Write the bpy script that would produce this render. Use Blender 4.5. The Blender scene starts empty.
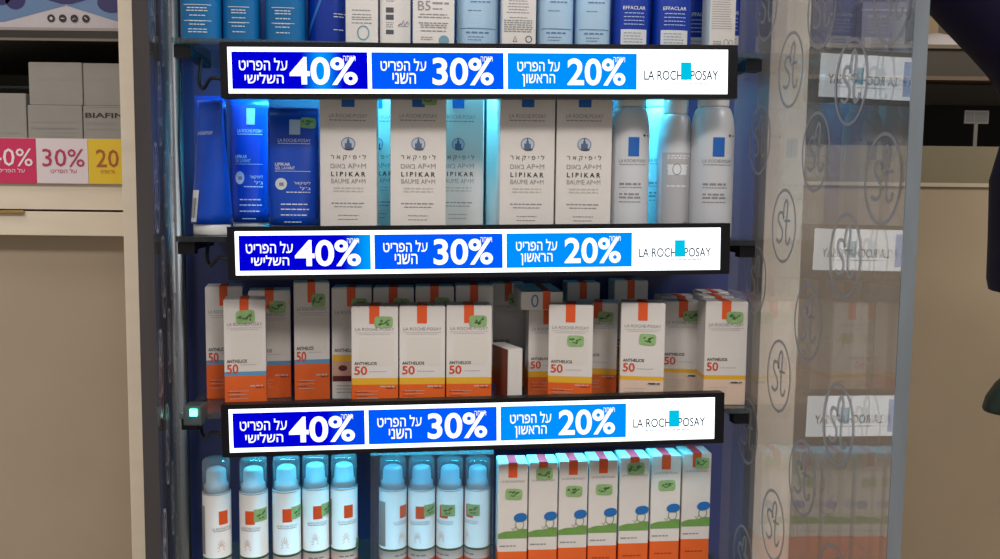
import bpy, bmesh, math, random
from mathutils import Vector, Matrix, Euler

random.seed(7)
scene = bpy.context.scene
COL = scene.collection

# ------------------------------------------------------------------ camera
F = 900.0                                   # focal length in pixels (frame 1000 x 559)
CAMZ = 1.25
PITCH, ROLL = math.radians(5.2), math.radians(0.65)
CAMR = (Matrix.Rotation(math.radians(90) - PITCH, 3, 'X') @ Matrix.Rotation(ROLL, 3, 'Z'))
cam_data = bpy.data.cameras.new('camera')
cam_data.sensor_width = 36.0
cam_data.lens = F * 36.0 / 1000.0
cam_data.clip_start = 0.02
cam = bpy.data.objects.new('camera', cam_data)
COL.objects.link(cam)
cam.location = (0, 0, CAMZ)
cam.rotation_euler = CAMR.to_euler()
scene.camera = cam

# ------------------------------------------------------------------ world, exposure
world = bpy.data.worlds.new('store_ambient')
scene.world = world
world.use_nodes = True
world.node_tree.nodes['Background'].inputs[0].default_value = (1.0, 0.93, 0.85, 1)
world.node_tree.nodes['Background'].inputs[1].default_value = 0.40
vs = scene.view_settings
vs.view_transform = 'Standard'
vs.look = 'None'
vs.gamma = 1.0
vs.use_curve_mapping = False
vs.exposure = 0.0
scene.display_settings.display_device = 'sRGB'
scene.cycles.use_denoising = True
scene.cycles.caustics_reflective = False
scene.cycles.caustics_refractive = False
scene.cycles.max_bounces = 14
scene.cycles.transparent_max_bounces = 24
scene.cycles.sample_clamp_indirect = 4.0

# the shop's ceiling lights (fixtures are built in the room section)
CEIL = 2.75
CEILING_LAMPS = [(-0.95, -0.95, 35.0), (0.75, -0.95, 37.0), (-0.95, 0.45, 6.0), (1.7, 0.0, 34.0)]
# LED strips under the stand's shelves: power in W for shelves 0 (top canopy) .. 3
LED_POWER = [1.5, 2.2, 0.0, 0.80]
LED_DEPTH = [1.020, 1.085, 1.05, 1.045]
LED_COLOR = (0.08, 0.70, 1.0)
WHITE_SCREEN = 2.0


# ------------------------------------------------------------------ pixel helpers
PHI = math.radians(5.0)                     # the stand is turned a little: its right end is farther
TP = math.tan(PHI)
E1 = Vector((math.cos(PHI), math.sin(PHI), 0))
E2 = Vector((-math.sin(PHI), math.cos(PHI), 0))
CAMP = Vector((0, 0, CAMZ))


def ray(px, py):
    return CAMR @ Vector(((px - 500.0) / F, (279.5 - py) / F, -1.0))


def at(px, py, y):                          # point at distance y straight ahead
    d = ray(px, py)
    return CAMP + d * (y / d.y)


def st(px, py, y0):                         # point on the stand plane with depth y0 at x = 0
    d = ray(px, py)
    return CAMP + d * (y0 / (d.y - TP * d.x))


# ------------------------------------------------------------------ materials
def lin(c):
    def f(v):
        v /= 255.0
        return v / 12.92 if v <= 0.04045 else ((v + 0.055) / 1.055) ** 2.4
    return (f(c[0]), f(c[1]), f(c[2]), 1.0)


MATS = {}


def mat(name, rgb, rough=0.5, metal=0.0, var=0.0, scale=40.0, bump=0.0, spec=0.5, stretch=None,
        sheen=0.0, trans=0.0):
    if name in MATS:
        return MATS[name]
    m = bpy.data.materials.new(name)
    m.use_nodes = True
    nt = m.node_tree
    b = nt.nodes['Principled BSDF']
    col = lin(rgb)
    b.inputs['Base Color'].default_value = col
    b.inputs['Roughness'].default_value = rough
    b.inputs['Metallic'].default_value = metal
    b.inputs['Specular IOR Level'].default_value = spec
    if trans:
        b.inputs['Transmission Weight'].default_value = trans
    if sheen:
        b.inputs['Sheen Weight'].default_value = sheen
    if var or bump:
        tc = nt.nodes.new('ShaderNodeTexCoord')
        mp = nt.nodes.new('ShaderNodeMapping')
        if stretch:
            mp.inputs['Scale'].default_value = stretch
        nz = nt.nodes.new('ShaderNodeTexNoise')
        nz.inputs['Scale'].default_value = scale
        nz.inputs['Detail'].default_value = 5
        nt.links.new(tc.outputs['Object'], mp.inputs['Vector'])
        nt.links.new(mp.outputs['Vector'], nz.inputs['Vector'])
        if var:
            r = nt.nodes.new('ShaderNodeValToRGB')
            r.color_ramp.elements[0].position = 0.3
            r.color_ramp.elements[1].position = 0.7
            r.color_ramp.elements[0].color = tuple(c * (1 - var) for c in col[:3]) + (1,)
            r.color_ramp.elements[1].color = tuple(min(1, c * (1 + var)) for c in col[:3]) + (1,)
            nt.links.new(nz.outputs['Fac'], r.inputs['Fac'])
            nt.links.new(r.outputs['Color'], b.inputs['Base Color'])
        if bump:
            bp = nt.nodes.new('ShaderNodeBump')
            bp.inputs['Strength'].default_value = bump
            bp.inputs['Distance'].default_value = 0.002
            nt.links.new(nz.outputs['Fac'], bp.inputs['Height'])
            nt.links.new(bp.outputs['Normal'], b.inputs['Normal'])
    MATS[name] = m
    return m


def emit(name, rgb, strength=1.0, glow=None):
    """screen / lamp material; glow = (rgb, position, width) is a moving highlight shown by the screen"""
    if name in MATS:
        return MATS[name]
    m = bpy.data.materials.new(name)
    m.use_nodes = True
    nt = m.node_tree
    nt.nodes.clear()
    out = nt.nodes.new('ShaderNodeOutputMaterial')
    e = nt.nodes.new('ShaderNodeEmission')
    e.inputs[0].default_value = lin(rgb)
    e.inputs[1].default_value = strength
    if glow:
        g, pos, wid = glow
        tc = nt.nodes.new('ShaderNodeTexCoord')
        sp = nt.nodes.new('ShaderNodeSeparateXYZ')
        r = nt.nodes.new('ShaderNodeValToRGB')
        r.color_ramp.interpolation = 'EASE'
        els = r.color_ramp.elements
        els[0].position = max(0.0, pos - wid)
        els[0].color = lin(rgb)
        els[1].position = min(1.0, pos)
        els[1].color = lin(g)
        if pos + wid < 1.0:
            x = els.new(pos + wid)
            x.color = lin(rgb)
        nt.links.new(tc.outputs['Generated'], sp.inputs[0])
        nt.links.new(sp.outputs[0], r.inputs[0])
        nt.links.new(r.outputs[0], e.inputs[0])
    nt.links.new(e.outputs[0], out.inputs[0])
    MATS[name] = m
    return m


def clear(name, rgb=(255, 255, 255), rough=0.02, f0=0.04, haze=0.0, tint=0.95, hazecol=(220, 225, 230)):
    """clear plastic or glass: see-through with an angle dependent mirror reflection and a faint haze"""
    if name in MATS:
        return MATS[name]
    m = bpy.data.materials.new(name)
    m.use_nodes = True
    nt = m.node_tree
    nt.nodes.clear()
    N, L = nt.nodes, nt.links
    out = N.new('ShaderNodeOutputMaterial')
    lw = N.new('ShaderNodeLayerWeight')
    lw.inputs[0].default_value = 0.5
    pw = N.new('ShaderNodeMath'); pw.operation = 'POWER'; pw.inputs[1].default_value = 5.0
    mu = N.new('ShaderNodeMath'); mu.operation = 'MULTIPLY_ADD'
    mu.inputs[1].default_value = 1 - f0
    mu.inputs[2].default_value = f0
    tr = N.new('ShaderNodeBsdfTransparent')
    c = lin(rgb)
    tr.inputs[0].default_value = (c[0] * tint, c[1] * tint, c[2] * tint, 1)
    gl = N.new('ShaderNodeBsdfGlossy'); gl.inputs['Roughness'].default_value = rough
    df = N.new('ShaderNodeBsdfDiffuse'); df.inputs[0].default_value = lin(hazecol)
    tl = N.new('ShaderNodeBsdfTranslucent'); tl.inputs[0].default_value = lin(hazecol)
    ad = N.new('ShaderNodeMixShader'); ad.inputs[0].default_value = 0.5
    m1 = N.new('ShaderNodeMixShader'); m1.inputs[0].default_value = haze
    m2 = N.new('ShaderNodeMixShader')
    L.new(lw.outputs['Facing'], pw.inputs[0])
    L.new(pw.outputs[0], mu.inputs[0])
    L.new(mu.outputs[0], m2.inputs[0])
    L.new(df.outputs[0], ad.inputs[1]); L.new(tl.outputs[0], ad.inputs[2])
    L.new(tr.outputs[0], m1.inputs[1]); L.new(ad.outputs[0], m1.inputs[2])
    L.new(m1.outputs[0], m2.inputs[1]); L.new(gl.outputs[0], m2.inputs[2])
    L.new(m2.outputs[0], out.inputs[0])
    MATS[name] = m
    return m


PAPER = mat('white_carton', (217, 212, 209), 0.55, var=0.02, scale=60)
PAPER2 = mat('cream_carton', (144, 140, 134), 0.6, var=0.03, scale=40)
ORANGE = mat('orange_print', (226, 98, 34), 0.5, var=0.05, scale=50)
ORANGE2 = mat('orange_mark', (224, 84, 30), 0.5)
YELLOW = mat('yellow_print', (226, 172, 44), 0.5)
SKYBLUE = mat('blue_band', (96, 150, 190), 0.5)
BEIGEP = mat('beige_print', (222, 196, 178), 0.55, var=0.03)
GREENST = mat('green_sticker', (140, 176, 118), 0.45, var=0.2, scale=90)
GREENDK = mat('sticker_leaf', (72, 112, 64), 0.5)
GREENHILL = mat('green_meadow', (108, 152, 74), 0.5, var=0.1, scale=70)
INK = mat('black_ink', (40, 38, 42), 0.6)
GREYINK = mat('grey_ink', (140, 138, 142), 0.6)
PALEINK = mat('pale_ink', (186, 180, 178), 0.6)
WHITEINK = mat('white_ink', (222, 226, 232), 0.5)
REDINK = mat('red_number', (206, 72, 34), 0.5)
MARK_TINTED = mat('led_tinted_mark', (255, 60, 76), 0.5)  # top of the orange mark, the LED light's tint put into its colour
BLUESQ = mat('blue_square', (16, 96, 182), 0.45)
BLUEHAT = mat('blue_hat', (24, 104, 178), 0.5)
CANWHITE = mat('white_can', (206, 209, 216), 0.3, spec=0.5)
CANGREY = mat('grey_label', (178, 178, 182), 0.4)
WHITEPL = mat('white_plastic', (228, 228, 228), 0.35)
BLUETUBE = mat('blue_tube', (10, 72, 190), 0.28, var=0.08, scale=20)
BLUETUBE2 = mat('deep_blue_tube', (8, 52, 160), 0.28)
TEALBOT = mat('teal_bottle', (20, 110, 170), 0.22, var=0.1, scale=18)
LIGHTBLUE = mat('pale_blue_tube', (170, 200, 226), 0.35)
BLACKPL = mat('black_plastic', (7, 5, 10), 0.4, spec=0.3)
BLACKRUB = mat('black_cable', (12, 12, 14), 0.45)
CHROME = mat('brushed_aluminium', (150, 156, 164), 0.42, metal=1.0, var=0.06, scale=30, stretch=(20, 20, 0.5))
EDGE = mat('acrylic_edge', (120, 128, 136), 0.18, metal=0.35, var=0.12, scale=14, stretch=(3, 3, 0.6))
BACKP = mat('stand_back_panel', (48, 58, 108), 0.35, var=0.05, scale=12)
BEIGE = mat('beige_laminate', (224, 210, 190), 0.5, var=0.035, scale=9, stretch=(1, 1, 6))
BEIGE2 = mat('taupe_laminate', (168, 152, 132), 0.55, var=0.04, scale=7)
OLIVE = mat('olive_laminate', (128, 118, 92), 0.5, var=0.04, scale=8)
DARKBR = mat('dark_brown_board', (44, 36, 28), 0.5, var=0.1, scale=12)
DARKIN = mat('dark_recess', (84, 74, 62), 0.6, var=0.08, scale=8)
BRASS = mat('brass_bar', (188, 156, 92), 0.35, metal=0.8)
GLASS = clear('shelf_glass', (205, 232, 232), 0.03, tint=0.92, haze=0.10)
GLASS_DIMMING = clear('led_dimming_shelf_glass', (150, 165, 170), 0.05, tint=0.55, haze=0.18, hazecol=(120, 128, 134))  # shelf glass darkened on purpose to keep LED light off the row below
ACRYL = clear('clear_acrylic', (251, 251, 252), 0.012, f0=0.11, haze=0.075, tint=0.99)
CLEARCAP = clear('clear_cap', (230, 242, 250), 0.05, f0=0.05, haze=0.20, tint=0.97)
FILM = clear('clear_film', (248, 252, 254), 0.06, f0=0.03, haze=0.015, tint=0.995)
FROST = clear('frosted_print', (200, 200, 205), 0.3, f0=0.03, haze=0.72, tint=0.8, hazecol=(160, 161, 166))
EDGE_DARK_REFL = mat('acrylic_edge_dark_reflection', (66, 62, 64), 0.2, metal=0.3, var=0.12, scale=14, stretch=(3, 3, 0.6))  # same polished edge on the left, its dark reflection painted into the colour


# ------------------------------------------------------------------ mesh helpers
def mesh(name, verts, faces, mats, midx=None, smooth=False):
    me = bpy.data.meshes.new(name)
    me.from_pydata([tuple(v) for v in verts], [], faces)
    for m in (mats if isinstance(mats, (list, tuple)) else [mats]):
        me.materials.append(m)
    if midx:
        for p, i in zip(me.polygons, midx):
            p.material_index = i
    if smooth:
        for p in me.polygons:
            p.use_smooth = True
    me.update()
    return me


def box_geo(x0, x1, y0, y1, z0, z1):
    v = [(x0, y0, z0), (x1, y0, z0), (x1, y1, z0), (x0, y1, z0),
         (x0, y0, z1), (x1, y0, z1), (x1, y1, z1), (x0, y1, z1)]
    f = [(0, 3, 2, 1), (4, 5, 6, 7), (0, 1, 5, 4), (1, 2, 6, 5), (2, 3, 7, 6), (3, 0, 4, 7)]
    return v, f


def boxm(name, x0, x1, y0, y1, z0, z1, m, bevel=0.0, seg=2):
    v, f = box_geo(x0, x1, y0, y1, z0, z1)
    if not bevel:
        return mesh(name, v, f, m)
    bm = bmesh.new()
    vs_ = [bm.verts.new(p) for p in v]
    for q in f:
        bm.faces.new([vs_[i] for i in q])
    bmesh.ops.bevel(bm, geom=bm.edges[:], offset=bevel, segments=seg, affect='EDGES', profile=0.6)
    me = bpy.data.meshes.new(name)
    bm.to_mesh(me)
    bm.free()
    me.materials.append(m)
    for p in me.polygons:
        p.use_smooth = False
    return me


def multi_box(name, boxes, m):
    V, Fc = [], []
    for b in boxes:
        v, f = box_geo(*b)
        o = len(V)
        V += v
        Fc += [tuple(i + o for i in q) for q in f]
    return mesh(name, V, Fc, m)


def tube(name, pts, r, m, n=8, closed=False):
    pts = [Vector(p) for p in pts]
    V, Fc = [], []
    up = Vector((0.123, 0.31, 0.94)).normalized()
    k = len(pts)
    for i, p in enumerate(pts):
        a = pts[max(0, i - 1)] if not closed else pts[i - 1]
        b = pts[min(k - 1, i + 1)] if not closed else pts[(i + 1) % k]
        t = (b - a).normalized()
        u = t.cross(up)
        if u.length < 1e-4:
            u = t.cross(Vector((1, 0, 0)))
        u.normalize()
        w = t.cross(u)
        for j in range(n):
            an = 2 * math.pi * j / n
            V.append(p + (u * math.cos(an) + w * math.sin(an)) * r)
    rng = k if closed else k - 1
    for i in range(rng):
        for j in range(n):
            a = i * n + j
            b = i * n + (j + 1) % n
            c = ((i + 1) % k) * n + (j + 1) % n
            d = ((i + 1) % k) * n + j
            Fc.append((a, b, c, d))
    if not closed:
        Fc.append(tuple(range(n - 1, -1, -1)))
        Fc.append(tuple((k - 1) * n + j for j in range(n)))
    return mesh(name, V, Fc, m, smooth=True)


def smooth_path(pts, n=8):
    pts = [Vector(p) for p in pts]
    out = []
    for i in range(len(pts) - 1):
        p0 = pts[max(0, i - 1)]; p1 = pts[i]; p2 = pts[i + 1]; p3 = pts[min(len(pts) - 1, i + 2)]
        for k in range(n):
            t = k / n
            out.append(0.5 * ((2 * p1) + (p2 - p0) * t + (2 * p0 - 5 * p1 + 4 * p2 - p3) * t * t
                              + (3 * p1 - p0 - 3 * p2 + p3) * t ** 3))
    out.append(pts[-1])
    return out


class Surf:
    """lofted body: profile of (z, half width, half depth) with superellipse sections"""
    def __init__(self, prof, p=2.0):
        self.prof, self.p = prof, p

    def ab(self, z):
        pr = self.prof
        if z <= pr[0][0]:
            return pr[0][1], pr[0][2]
        for (z0, a0, b0), (z1, a1, b1) in zip(pr, pr[1:]):
            if z <= z1:
                t = (z - z0) / (z1 - z0 + 1e-9)
                return a0 + (a1 - a0) * t, b0 + (b1 - b0) * t
        return pr[-1][1], pr[-1][2]

    def __call__(self, x, z):
        a, b = self.ab(z)
        q = min(0.995, abs(x / a))
        return -b * (1 - q ** self.p) ** (1 / self.p)

    def mesh(self, name, mats, n=36, zmats=None, cap=True):
        V, Fc, mi = [], [], []
        pr = self.prof
        for z, a, b in pr:
            for j in range(n):
                t = 2 * math.pi * j / n
                c, s = math.cos(t), math.sin(t)
                x = a * math.copysign(abs(c) ** (2 / self.p), c)
                y = b * math.copysign(abs(s) ** (2 / self.p), s)
                V.append((x, y, z))
        for i in range(len(pr) - 1):
            zc = (pr[i][0] + pr[i + 1][0]) / 2
            k = 0
            if zmats:
                for kk, (za, zb) in enumerate(zmats):
                    if za <= zc < zb:
                        k = kk
            for j in range(n):
                Fc.append((i * n + j, i * n + (j + 1) % n, (i + 1) * n + (j + 1) % n, (i + 1) * n + j))
                mi.append(k)
        if cap:
            Fc.append(tuple(range(n - 1, -1, -1))); mi.append(0 if not zmats else next((k for k, (a, b) in enumerate(zmats) if a <= pr[0][0] < b), 0))
            Fc.append(tuple((len(pr) - 1) * n + j for j in range(n))); mi.append(0)
        return mesh(name, V, Fc, mats, mi, smooth=True)


def flat(y):
    return lambda x, z: y


# 2D decals: lists of (verts2d, faces) laid on a surface function yf(x, z)
def d_rect(x0, x1, z0, z1, nx=1, nz=1):
    V = [(x0 + (x1 - x0) * i / nx, z0 + (z1 - z0) * j / nz) for j in range(nz + 1) for i in range(nx + 1)]
    Fc = [(j * (nx + 1) + i, j * (nx + 1) + i + 1, (j + 1) * (nx + 1) + i + 1, (j + 1) * (nx + 1) + i)
          for j in range(nz) for i in range(nx)]
    return V, Fc


def d_poly(pts):
    return list(pts), [tuple(range(len(pts)))]


def d_ell(cx, cz, a, b, n=20, p=2.0, rot=0.0):
    pts = []
    for j in range(n):
        t = 2 * math.pi * j / n
        c, s = math.cos(t), math.sin(t)
        x = a * math.copysign(abs(c) ** (2 / p), c)
        z = b * math.copysign(abs(s) ** (2 / p), s)
        pts.append((cx + x * math.cos(rot) - z * math.sin(rot), cz + x * math.sin(rot) + z * math.cos(rot)))
    return d_poly(pts)


def d_ring(cx, cz, a, b, w, n=40):
    V, Fc = [], []
    for j in range(n):
        t = 2 * math.pi * j / n
        V.append((cx + (a - w / 2) * math.cos(t), cz + (b - w / 2) * math.sin(t)))
        V.append((cx + (a + w / 2) * math.cos(t), cz + (b + w / 2) * math.sin(t)))
    for j in range(n):
        k = (j + 1) % n
        Fc.append((2 * j, 2 * j + 1, 2 * k + 1, 2 * k))
    return V, Fc


def d_stroke(pts, w):
    V, Fc = [], []
    pts = [Vector(p) for p in pts]
    for i, p in enumerate(pts):
        t = (pts[min(len(pts) - 1, i + 1)] - pts[max(0, i - 1)]).normalized()
        nrm = Vector((-t.y, t.x))
        V.append(tuple(p - nrm * w / 2)); V.append(tuple(p + nrm * w / 2))
    for i in range(len(pts) - 1):
        Fc.append((2 * i, 2 * i + 2, 2 * i + 3, 2 * i + 1))
    return V, Fc


_TXT = {}


def d_text(s, cx, cz, w=None, h=None, bold=0.0, align='C', mirror=False):
    """lettering fitted to width w and / or cap height h, centred at (cx, cz)"""
    key = (s, bold)
    if key not in _TXT:
        c = bpy.data.curves.new('lettering', 'FONT')
        c.body = s
        c.size = 1.0
        c.resolution_u = 5 if bold > 0.009 or any(ord(ch) > 0x58f for ch in s) else 2
        c.offset = bold
        o = bpy.data.objects.new('lettering', c)
        COL.objects.link(o)
        me = bpy.data.meshes.new_from_object(o)
        V = [(v.co.x, v.co.y) for v in me.vertices]
        Fc = [tuple(p.vertices) for p in me.polygons]
        bpy.data.objects.remove(o)
        bpy.data.curves.remove(c)
        bpy.data.meshes.remove(me)
        xs = [v[0] for v in V]; zs = [v[1] for v in V]
        _TXT[key] = (V, Fc, min(xs), max(xs), min(zs), max(zs))
    V, Fc, x0, x1, z0, z1 = _TXT[key]
    sx = w / (x1 - x0) if w else None
    sz = h / (z1 - z0) if h else None
    sx = sx or sz
    sz = sz or sx
    mx, mz = (x0 + x1) / 2, (z0 + z1) / 2
    if align == 'L':
        mx = x0
    if align == 'R':
        mx = x1
    return [((x - mx) * sx + cx, (z - mz) * sz + cz) for x, z in V], Fc


def d_lines(x0, x1, zs, th, ragged=0.3, seed=1, words=True, align='L'):
    """rows of tiny print"""
    rnd = random.Random(seed)
    V, Fc = [], []
    for z in zs:
        full = x1 - x0
        ln = full * (1 - ragged * rnd.random())
        xa = x0 if align == 'L' else x0 + (full - ln) / 2
        x = xa
        while x < xa + ln - th:
            seg = (rnd.uniform(2.0, 5.0) * th) if words else ln
            xe = min(x + seg, xa + ln)
            v, f = d_rect(x, xe, z - th / 2, z + th / 2)
            o = len(V); V += v; Fc += [tuple(i + o for i in q) for q in f]
            x = xe + th * 0.8
    return V, Fc


def decal(name, shapes, yf, m, off=0.0004):
    V, Fc = [], []
    for v, f in shapes:
        o = len(V)
        V += [(x, yf(x, z) - off, z) for x, z in v]
        Fc += [tuple(i + o for i in q) for q in f]
    return mesh(name, V, Fc, m)


# ------------------------------------------------------------------ object helpers
def link(name, me, parent=None, loc=None, rot=None):
    o = bpy.data.objects.new(name, me)
    COL.objects.link(o)
    if parent:
        o.parent = parent
    if loc is not None:
        o.location = loc
    if rot is not None:
        o.rotation_euler = rot
    return o


def thing(name, label, cat, loc=(0, 0, 0), rz=0.0, group=None, scale=None):
    o = bpy.data.objects.new(name, None)
    COL.objects.link(o)
    o.empty_display_size = 0.02
    o.location = loc
    o.rotation_euler = (0, 0, rz)
    if scale:
        o.scale = scale
    return tag(o, label, cat, group)


def tag(o, label, cat, group=None):
    o['label'] = label
    o['category'] = cat
    if group:
        o['group'] = group
    return o


def struct(name, me, loc=None, rot=None, label=None):
    o = link(name, me, None, loc, rot)
    o['kind'] = 'structure'
    if label:
        o['label'] = label
    return o


class Kind:
    """a product design: its parts (name, mesh, sub-parts) are made once and shared by every copy"""
    def __init__(self, name, cat, w, d, h, parts):
        self.name, self.cat, self.w, self.d, self.h, self.parts = name, cat, w, d, h, parts

    def put(self, label, loc, rz, scale, group):
        t = thing(self.name, label, self.cat, loc, rz, group, scale)
        self._add(t, self.parts)
        return t

    def _add(self, par, parts):
        for p in parts:
            o = link(p[0], p[1], par)
            if p[0] == 'fine_print':
                o['kind'] = 'stuff'
            if len(p) > 2:
                for q in p[2]:
                    g = link(q[0], q[1], o)
                    if q[0] == 'fine_print':
                        g['kind'] = 'stuff'


def place(kind, px0, px1, pytop, y0, zbase, label, group, pybot=None, rz=0.0, keep_w=False):
    """stand a product on a shelf so that its front spans px0..px1 at shelf depth y0 and its top is seen at pytop"""
    zt = st((px0 + px1) / 2, pytop, y0).z
    h = zt - zbase
    # pixel row at the middle of the product
    pm = (pytop + (pybot or pytop + 100)) / 2
    a, b = st(px0, pm, y0), st(px1, pm, y0)
    w = (b - a).length - 0.0008
    sx, sz = w / kind.w, h / kind.h
    mid = (a + b) / 2
    sy = sx if kind.d == kind.w else 1.0
    back = Matrix.Rotation(rz, 3, 'Z') @ E2                  # keep the front face centred when turned
    c = mid + (back if abs(rz) < 0.4 else E2) * (kind.d * sy / 2)
    return kind.put(label, (c.x, c.y, zbase), PHI + rz, (sx, sy, sz), group)

# ------------------------------------------------------------------ room
def room():
    floor_m = mat('floor_tile', (150, 142, 132), 0.3, var=0.05, scale=3)
    wall_m = mat('painted_wall', (150, 140, 124), 0.7, var=0.03, scale=5)
    ceil_m = mat('ceiling_panel', (190, 186, 178), 0.8, var=0.02, scale=4)
    struct('floor', boxm('floor', -3.5, 3.5, -3.0, 2.6, -0.05, 0.0, floor_m), label='grey tiled shop floor')
    struct('ceiling', boxm('ceiling', -3.5, 3.5, -3.0, 2.6, CEIL, CEIL + 0.05, ceil_m), label='pale shop ceiling')
    struct('wall_back', boxm('wall_back', -3.5, 3.5, 2.6, 2.65, -0.05, CEIL + 0.05, wall_m), label='taupe wall behind the shelving')
    diff = emit('lamp_diffuser', (255, 246, 232), 1.4)
    frame_m = mat('lamp_frame', (215, 215, 212), 0.4)
    names = ['above the left of the aisle behind the viewer', 'above the right of the aisle behind the viewer',
             'above the left of the display stand', 'above the aisle on the right']
    for (x, y, p), where in zip(CEILING_LAMPS, names):
        t = thing('ceiling_light', 'square white ceiling light panel ' + where, 'light', (x, y, CEIL), 0, 'ceiling light panels')
        link('frame', multi_box('frame', [(-0.32, 0.32, -0.32, -0.29, -0.03, 0), (-0.32, 0.32, 0.29, 0.32, -0.03, 0),
                                          (-0.32, -0.29, -0.29, 0.29, -0.03, 0), (0.29, 0.32, -0.29, 0.29, -0.03, 0)], frame_m), t)
        link('diffuser', boxm('diffuser', -0.29, 0.29, -0.29, 0.29, -0.02, -0.005, diff), t)
        ld = bpy.data.lights.new('lamp', 'AREA')
        ld.shape = 'SQUARE'; ld.size = 0.56; ld.energy = p; ld.color = (1.0, 0.945, 0.885)
        lo = bpy.data.objects.new('lamp', ld)
        COL.objects.link(lo); lo.parent = t; lo.location = (0, 0, -0.035)


room()

# ------------------------------------------------------------------ display stand
Z1 = st(450, 50, 1.05).z
Z2 = st(450, 237.5, 1.03).z
Z3 = st(450, 405.5, 1.04).z
Z4 = st(450, 586, 1.04).z
Z0 = Z1 + 0.225
SHELF_Z = [Z0, Z1, Z2, Z3, Z4]
SHELF_T = 0.006
SF, SB = 1.012, 1.195                       # shelf front and back depth
RA, RB = Vector((0.3325, 0.745, 0)), Vector((0.2875, 1.13, 0))      # right panel, inner face front / rear
LA, LB = Vector((-0.2870, 0.745, 0)), Vector((-0.4080, 1.13, 0))   # left panel
PTH = 0.0125


def on_panel(px, py, A, B):
    d = ray(px, py)
    u = (B - A)
    # solve CAMP + d t = A + u s (in plan)
    det = d.x * (-u.y) + u.x * d.y
    t = (A.x * (-u.y) + u.x * A.y) / det
    p = CAMP + d * t
    s = (Vector((p.x, p.y, 0)) - A).dot(u.normalized())
    return s, p.z, p.y


def st_logo():
    """'st' in a ring, unit size (ring half height 1), drawn as x right / z up"""
    sh = [d_ring(0, 0, 0.75, 1.0, 0.085, 48)]
    s = smooth_path([Vector((0.02, 0.22, 0)), Vector((-0.10, 0.36, 0)), Vector((-0.30, 0.36, 0)), Vector((-0.37, 0.18, 0)),
                     Vector((-0.22, 0.02, 0)), Vector((-0.06, -0.14, 0)), Vector((-0.08, -0.36, 0)), Vector((-0.26, -0.46, 0)),
                     Vector((-0.44, -0.38, 0))], 6)
    sh.append(d_stroke([(p.x, p.y) for p in s], 0.09))
    t = smooth_path([Vector((-0.04, 0.20, 0)), Vector((0.0, 0.55, 0)), Vector((0.12, 0.72, 0)), Vector((0.22, 0.60, 0)),
                     Vector((0.18, 0.20, 0)), Vector((0.16, -0.25, 0)), Vector((0.24, -0.48, 0)), Vector((0.38, -0.46, 0)),
                     Vector((0.44, -0.30, 0))], 6)
    sh.append(d_stroke([(p.x, p.y) for p in t], 0.09))
    sh.append(d_stroke([(0.02, 0.14), (0.40, 0.16)], 0.07))
    return sh


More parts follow.
